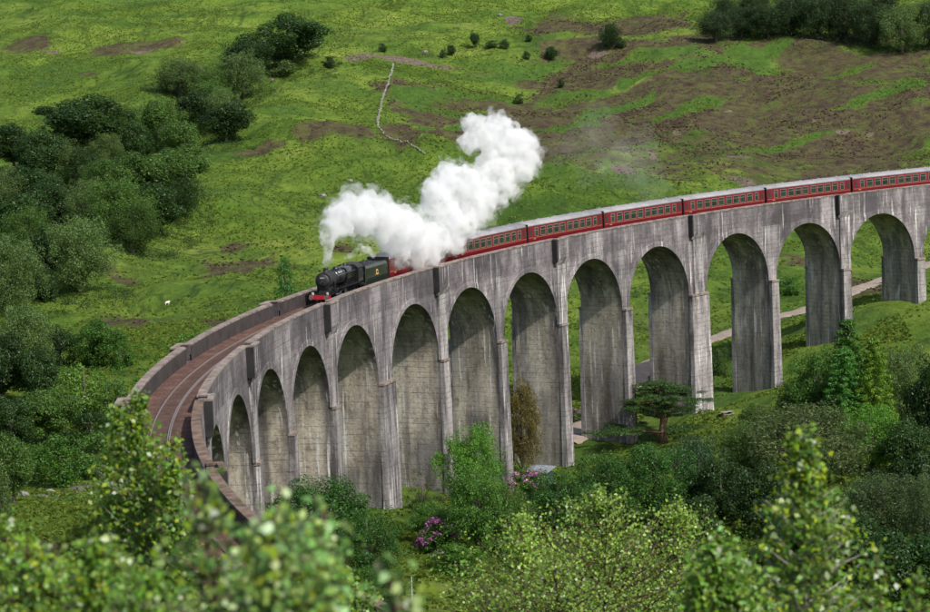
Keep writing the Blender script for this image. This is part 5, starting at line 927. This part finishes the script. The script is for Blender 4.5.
def proto(kind, var):
    key = (kind, var)
    if key in PROTO: return PROTO[key]
    rs = random.Random(hash(kind) % 7 if False else sum(map(ord, kind)) * 13 + var); cl = []; limbs = []; tr = MB()
    def ell(n, cz, rx, rz, r0, r1, fill=(.5, .92), zmin=0, lob=.18):
        ph = [rs.uniform(0, 6) for _ in range(4)]
        for k in range(n):
            while True:
                d = Vector((rs.gauss(0, 1), rs.gauss(0, 1), rs.gauss(0, 1))).normalized(); q = rs.uniform(*fill)
                a = math.atan2(d.y, d.x); w = 1 + lob * math.sin(3 * a + ph[0]) + lob * .8 * math.sin(5 * a + ph[1] + 3 * d.z)
                p = Vector((d.x * rx * q * w, d.y * rx * q * w, cz + d.z * rz * q * (1 + lob * math.sin(4 * a + ph[2]) * .6)))
                if p.z > zmin: break
            cl.append((tuple(p), rs.uniform(r0, r1)))
    if kind == 'broad': ell(62, 5.4, 4.1, 4.0, .9, 1.7, zmin=.5); Q = crown_quads(cl, 270, .30, var + 1)
    elif kind == 'willow': ell(150, 4.9, 4.2, 4.5, .55, 1.1, fill=(.4, .98), zmin=.4, lob=.12); Q = crown_quads(cl, 170, .24, var + 21, asp=.35, up=.1, sq=1.25)
    elif kind == 'fine': ell(110, 5.0, 4.3, 4.4, .6, 1.25, fill=(.45, .97), zmin=.6, lob=.2); Q = crown_quads(cl, 210, .19, var + 41, asp=.6)
    elif kind == 'thin': ell(80, 5.2, 4.0, 4.4, .4, .8, fill=(.2, 1.0), zmin=1, lob=.2); Q = crown_quads(cl, 90, .2, var + 61, asp=.45, shell=(.1, 1.1))
    elif kind == 'bush': ell(48, 3.6, 4.0, 5.6, .9, 1.7, zmin=.3, lob=.25); Q = crown_quads(cl, 150, .36, var + 81)
    elif kind == 'young':
        for k in range(60): z = rs.uniform(1, 9.6); w = 3.6 * math.sin(min(1, (10.4 - z) / 6) * 1.5); a = rs.uniform(0, 6.3); cl.append(((math.cos(a) * w * rs.uniform(.2, 1), math.sin(a) * w * rs.uniform(.2, 1), z), rs.uniform(.5, 1.0)))
        Q = crown_quads(cl, 45, .42, var + 91)
    elif kind == 'conifer':
        for t in range(15):
            z = .8 + t * .62; w = 4.3 * (1 - z / 10.6) ** .8
            for k in range(max(4, int(10 - t * .4))):
                a = k * 2 * math.pi / max(4, int(10 - t * .4)) + t + rs.uniform(-.3, .3); L = w * rs.uniform(.75, 1.1); limbs.append([(0, 0, z), (math.cos(a) * L * .9, math.sin(a) * L * .9, z - .1 * L + .1)])
                for f in (.3, .5, .7, .88, 1.0): cl.append(((math.cos(a) * L * f, math.sin(a) * L * f, z + .15 - .12 * L * f), .28 + .42 * (1 - f) + .12))
        cl.append(((0, 0, 9.9), .3)); Q = crown_quads(cl, 44, .27, var + 101, asp=.35, shell=(.2, 1.1), sq=.55)
    else:   # spreading pine: flat tiers on bare limbs
        for k in range(30):
            z = rs.choice([2.8, 3.7, 4.7, 5.8, 6.9, 7.8, 8.7]) + rs.uniform(-.3, .3); a = rs.uniform(0, 6.3); w = 4.6 * (1 - max(0, z - 3) / 8) * rs.uniform(.3, 1.0); px_, py_ = math.cos(a) * w, math.sin(a) * w; limbs.append([(0, 0, z - 1.3), (px_ * .5, py_ * .5, z - .5), (px_, py_, z)])
            for j in range(8): cl.append(((px_ + rs.gauss(0, .75), py_ + rs.gauss(0, .75), z + rs.uniform(-.1, .3)), rs.uniform(.4, .75)))
        Q = crown_quads(cl, 120, .21, var + 121, asp=.3, shell=(.2, 1.05), sq=.45)
    tr.tube([(0, 0, -.8), (.05, .05, 1.0), (.1, -.05, 3.2), (.0, .1, 6.0), (0, 0, 8.2)], [.38, .28, .22, .13, .05], 7)
    if kind in ('broad', 'willow', 'fine', 'thin', 'bush', 'young'):
        for k in range(14): p, r = cl[(k * 5) % len(cl)]; z0 = min(p[2] * .6, 5); tr.tube([(0, 0, max(.3, z0 - .8)), (p[0] * .45, p[1] * .45, (z0 + p[2]) / 2), p], [.12, .08, .03], 5, False)
    for L_ in limbs[:60]: tr.tube(L_, [.07] * (len(L_) - 1) + [.02], 4, False)
    cm = quadmesh('crown', Q.astype(np.float32)); tm = mesh('trunk', tr.V, tr.F, True); cm.materials.append(MATS['leaf_dark']); tm.materials.append(MATS['bark'])
    PROTO[key] = (cm, tm); return PROTO[key]
NV = {'broad': 4, 'willow': 4, 'fine': 3, 'thin': 2, 'bush': 3, 'conifer': 2, 'pine': 1, 'young': 1}
for k, (x, y, hh, ww, kind, tone, lab, g) in enumerate(TREES):
    cm, tm = proto(kind, k % NV[kind]); z = float(height(np.array([x]), np.array([y]))[0])
    root = empty('pine_tree' if kind == 'pine' else 'conifer_tree' if kind == 'conifer' else 'bush' if kind == 'bush' else 'tree', (x, y, z - .1), random.uniform(0, 6.28), lab, 'bush' if kind == 'bush' else 'tree', TREE_GROUPS[g])
    root.scale = (ww / 8.6, ww / 8.6, hh / 9.6)
    c = bpy.data.objects.new('crown', cm); COL.objects.link(c); c.parent = root; c.material_slots[0].link = 'OBJECT'; c.material_slots[0].material = MATS['leaf_' + tone]
    t = bpy.data.objects.new('trunk', tm); COL.objects.link(t); t.parent = root
    if kind == 'pine': t.material_slots[0].link = 'OBJECT'; t.material_slots[0].material = MATS['pine_bark']
# rhododendrons in flower
for k, (x, y, s, lab) in enumerate(RHODO):
    z = float(height(np.array([x]), np.array([y]))[0]); root = empty('rhododendron', (x, y, z), k, lab, 'bush', 'flowering rhododendrons'); root.scale = (s / 8, s / 8, s / 11)
    cm, tm = proto('bush', k % 3)
    c = bpy.data.objects.new('crown', cm); COL.objects.link(c); c.parent = root; c.material_slots[0].link = 'OBJECT'; c.material_slots[0].material = MATS['leaf_rich']
    r2 = np.random.default_rng(k); n = 46; d = rnd_dirs(n, r2); d[:, 2] = np.abs(d[:, 2]); P = d * np.array([4.2, 4.2, 7.5]) * r2.uniform(.85, 1.05, n)[:, None] + np.array([0, 0, 1.5])
    link('flowers', quadmesh('flowers', crown_quads([(tuple(p), r2.uniform(.5, 1.0)) for p in P], 26, .42, k, asp=.9).astype(np.float32)), MATS['petal'], root)
# ---------------------------------------------------------------- undergrowth: scrub filling the valley between the trees
def WOOD(x, y):
    m = np.zeros(x.shape, bool)
    for t in TREES:
        if t[7] == 0 and t[4] != 'bush': m |= np.hypot(x - t[0], y - t[1]) < max(5, t[3] * .8)
    return m
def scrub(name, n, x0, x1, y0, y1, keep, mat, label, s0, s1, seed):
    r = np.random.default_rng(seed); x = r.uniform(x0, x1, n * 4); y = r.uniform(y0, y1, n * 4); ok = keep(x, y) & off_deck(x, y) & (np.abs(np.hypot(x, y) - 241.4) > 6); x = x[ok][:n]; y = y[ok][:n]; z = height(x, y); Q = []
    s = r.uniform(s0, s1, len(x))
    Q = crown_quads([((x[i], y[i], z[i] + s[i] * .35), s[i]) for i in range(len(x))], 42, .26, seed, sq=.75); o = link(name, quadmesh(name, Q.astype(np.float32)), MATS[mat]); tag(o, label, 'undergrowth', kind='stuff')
scrub('undergrowth', 1500, -240, -150, 20, 150, lambda x, y: (patch(x, y, 22, 5) > -.05) & ~((np.abs(x + 219) < 7) & (np.abs(y - 40) < 24)) & (y < 135 - .1 * x * 0), 'leaf_mid', 'green bramble and bracken undergrowth filling the valley below the viaduct', .5, 1.5, 3)
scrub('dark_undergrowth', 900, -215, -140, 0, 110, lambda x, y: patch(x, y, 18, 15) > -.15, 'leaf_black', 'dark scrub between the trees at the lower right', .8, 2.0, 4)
scrub('bank_undergrowth', 700, -300, -246, 60, 210, lambda x, y: (patch(x, y, 20, 25) > .0) & (x < -247), 'leaf_rich', 'bracken and brambles on the bank left of the viaduct', .4, 1.0, 6)
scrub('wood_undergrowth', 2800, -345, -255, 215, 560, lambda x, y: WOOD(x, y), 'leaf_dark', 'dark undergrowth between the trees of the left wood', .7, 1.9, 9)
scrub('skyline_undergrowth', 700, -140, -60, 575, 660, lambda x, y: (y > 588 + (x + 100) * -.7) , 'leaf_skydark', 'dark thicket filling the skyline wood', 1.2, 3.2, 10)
scrub('hillside_bracken', 900, -320, -80, 190, 560, lambda x, y: patch(x, y, 24, 35) > .55, 'leaf_rich', 'clumps of green bracken scattered over the hillside', .3, .9, 8)
# ---------------------------------------------------------------- shed, poles, board
simple('tin_roof', (.24, .26, .29), .5, metal=.3, var=.45, scale=1.5); simple('shed_green', (.02, .05, .04), .7, var=.4, scale=1.5); simple('rust', (.22, .12, .07), .8, var=.4); simple('pole_grey', (.42, .44, .46), .5)
def at_ground(x, y): return (x, y, float(height(np.array([x]), np.array([y]))[0]))
p = at_ground(*SHED); shed = empty('shed', p, R_(-30), 'small dark green shed with a pale tin roof beneath the viaduct', 'shed'); shed.scale = (.5, .5, .7)
b = MB()
for k in range(12): b.box(-3 + k * .5, -2.52 + k * .5, -2.03, -1.97, -.5, 2.3)
b.box(-3, 3, -1.96, 2, -.5, 2.2); b.build('wall', MATS['shed_green'], shed)
b = MB(); N_ = 40; V = []; F = []
for k in range(N_ + 1):
    x = -3.6 + 7.2 * k / N_
    for y, z in ((-2.7, 2.35), (2.5, 3.1)): V.append((x, y, z + .04 * (k % 2)))
    for y, z in ((-2.7, 2.29), (2.5, 3.04)): V.append((x, y, z))
for k in range(N_): a = k * 4; F += [(a, a + 1, a + 5, a + 4), (a + 2, a + 6, a + 7, a + 3), (a, a + 4, a + 6, a + 2), (a + 1, a + 3, a + 7, a + 5)]
b.add(V, F); b.build('roof', MATS['tin_roof'], shed)
MB().box(-3.55, 3.55, -2.74, -2.701, 2.1, 2.36).build('fascia', MATS['rust'], shed); MB().box(1.2, 2.1, -2.06, -2.031, -.2, 1.9).build('door', MATS['loco_soot'], shed)
p = at_ground(*POLE); t = empty('marker_pole', p, 0, 'thin pale grey pole standing in the little meadow at the bottom', 'pole'); b = MB(); b.tube([(0, 0, -.5), (0, 0, POLE_H)], .06, 8); b.build('pole', MATS['pole_grey'], t); MB().box(-.09, .09, -.09, .09, POLE_H, POLE_H + .06).build('pole_cap', MATS['steel'], t)
p = PT(RI + .2, th_of(-3) - .13, .0); t = empty('trackside_post', p, 0, 'thin dark post with a small orange fitting on the near parapet end', 'post'); b = MB(); b.tube([(0, 0, 0), (0, 0, 1.9)], .05, 8); b.build('post', MATS['loco_soot'], t); MB().box(-.12, .12, -.1, .1, .2, .5).build('fitting', MATS['rust'], t)
p = at_ground(*BOARD); t = empty('picnic_table', p, .5, 'low pale plank bench table in the clearing right of the spreading pine', 'table'); t.scale = (.8, .8, .55); b = MB()
for k in range(4): MB().box(-1.1, 1.1, -.42 + k * .22, -.22 + k * .22, .95, 1.0).build('plank', MATS['plate_pale'], t)
for s in (-1, 1):
    MB().box(s * .8 - .05, s * .8 + .05, -.35, .35, -.1, .948).build('leg', MATS['rust'], t); MB().box(-1.1, 1.1, s * .8 - .14, s * .8 + .14, .45, .5).build('bench_seat', MATS['plate_pale'], t)
# ---------------------------------------------------------------- foreground birches and shrubs (near the camera, out of focus by the lens)
def shoot_plant(name, x, y, top, prof, nb, nl, leaf, mat, tipmat, label, seed, bend=(0, 0), hz=None, cat='shrub', lean=.9, asp=.75, bark='twig', low=0.0, group=None):
    """prof: list of (height fraction from the tip in metres, radius in metres); leaves on side shoots of a central stem"""
    r = np.random.default_rng(seed); gz = at_ground(x, y)[2] - .1; H = top - gz
    root = empty(name, (x, y, gz), 0, label, cat, group or 'foreground shrubs on the viewpoint slope')
    st = MB(); pts = [(bend[0] * (k / 8) ** 2 + .02 * math.sin(k * 2.1), bend[1] * (k / 8) ** 2 + .02 * math.cos(k * 1.7), H * k / 8) for k in range(9)]
    st.tube(pts, [.05 * (1 - k / 9) * min(1.2, H / 5) + .004 for k in range(9)], 6)
    ds = np.array([p_[0] for p_ in prof]); rsd = np.array([p_[1] for p_ in prof]); P = []; Nn = []; tipf = []
    dmax = ds[-1]
    for b_ in range(nb):
        d = dmax * r.uniform(0, 1) ** .85; z = H - d; f = max(0, z) / H; c = np.array([bend[0] * f ** 2, bend[1] * f ** 2, z]); rad = np.interp(d, ds, rsd) * r.uniform(.55, 1.12)
        a = r.uniform(0, 2 * math.pi); L = rad; up = r.uniform(.3, 1.0) * lean
        s0 = c - np.array([0, 0, L * up * .8]); e = c + np.array([math.cos(a) * L, math.sin(a) * L, L * up * .25]); s0[2] = max(.05, s0[2]); m = (s0 + e) / 2 + np.array([0, 0, -.06 * L])
        if L > .03: st.tube([tuple(s0), tuple(m), tuple(e)], [.006 + .008 * L, .005 + .004 * L, .002], 4, False)
        k = max(3, int(nl * (.4 + .6 * L / max(rsd)))); t = r.uniform(.12, 1.05, k)[:, None]; q = s0 * (1 - t) ** 2 + 2 * m * t * (1 - t) + e * t ** 2
        q = q + r.normal(0, .9 * leaf + .05 * L, (k, 3)); P.append(q); tipf.append(np.clip((t[:, 0] - .6) * 1.2, 0, 1) * (.35 + .65 * np.clip(1 - d / (dmax * .55), 0, 1)))
    P = np.concatenate(P); tf = np.concatenate(tipf); P[:, 2] = np.maximum(P[:, 2], .1)
    Nn = rnd_dirs(len(P), r) * .9 + np.array([.35, -.35, .75]); Nn /= np.linalg.norm(Nn, axis=1)[:, None]
    Q = leafquads(P, Nn, leaf, asp, r).astype(np.float32); tp = r.uniform(0, 1, len(P)) < tf
    st.build('stem', MATS[bark], root)
    link('foliage', quadmesh('foliage', Q[~tp]), MATS[mat], root)
    if tp.any(): link('young_leaves', quadmesh('young_leaves', Q[tp]), MATS[tipmat], root)
    return root
for a in FG: shoot_plant(*a[0], **a[1])
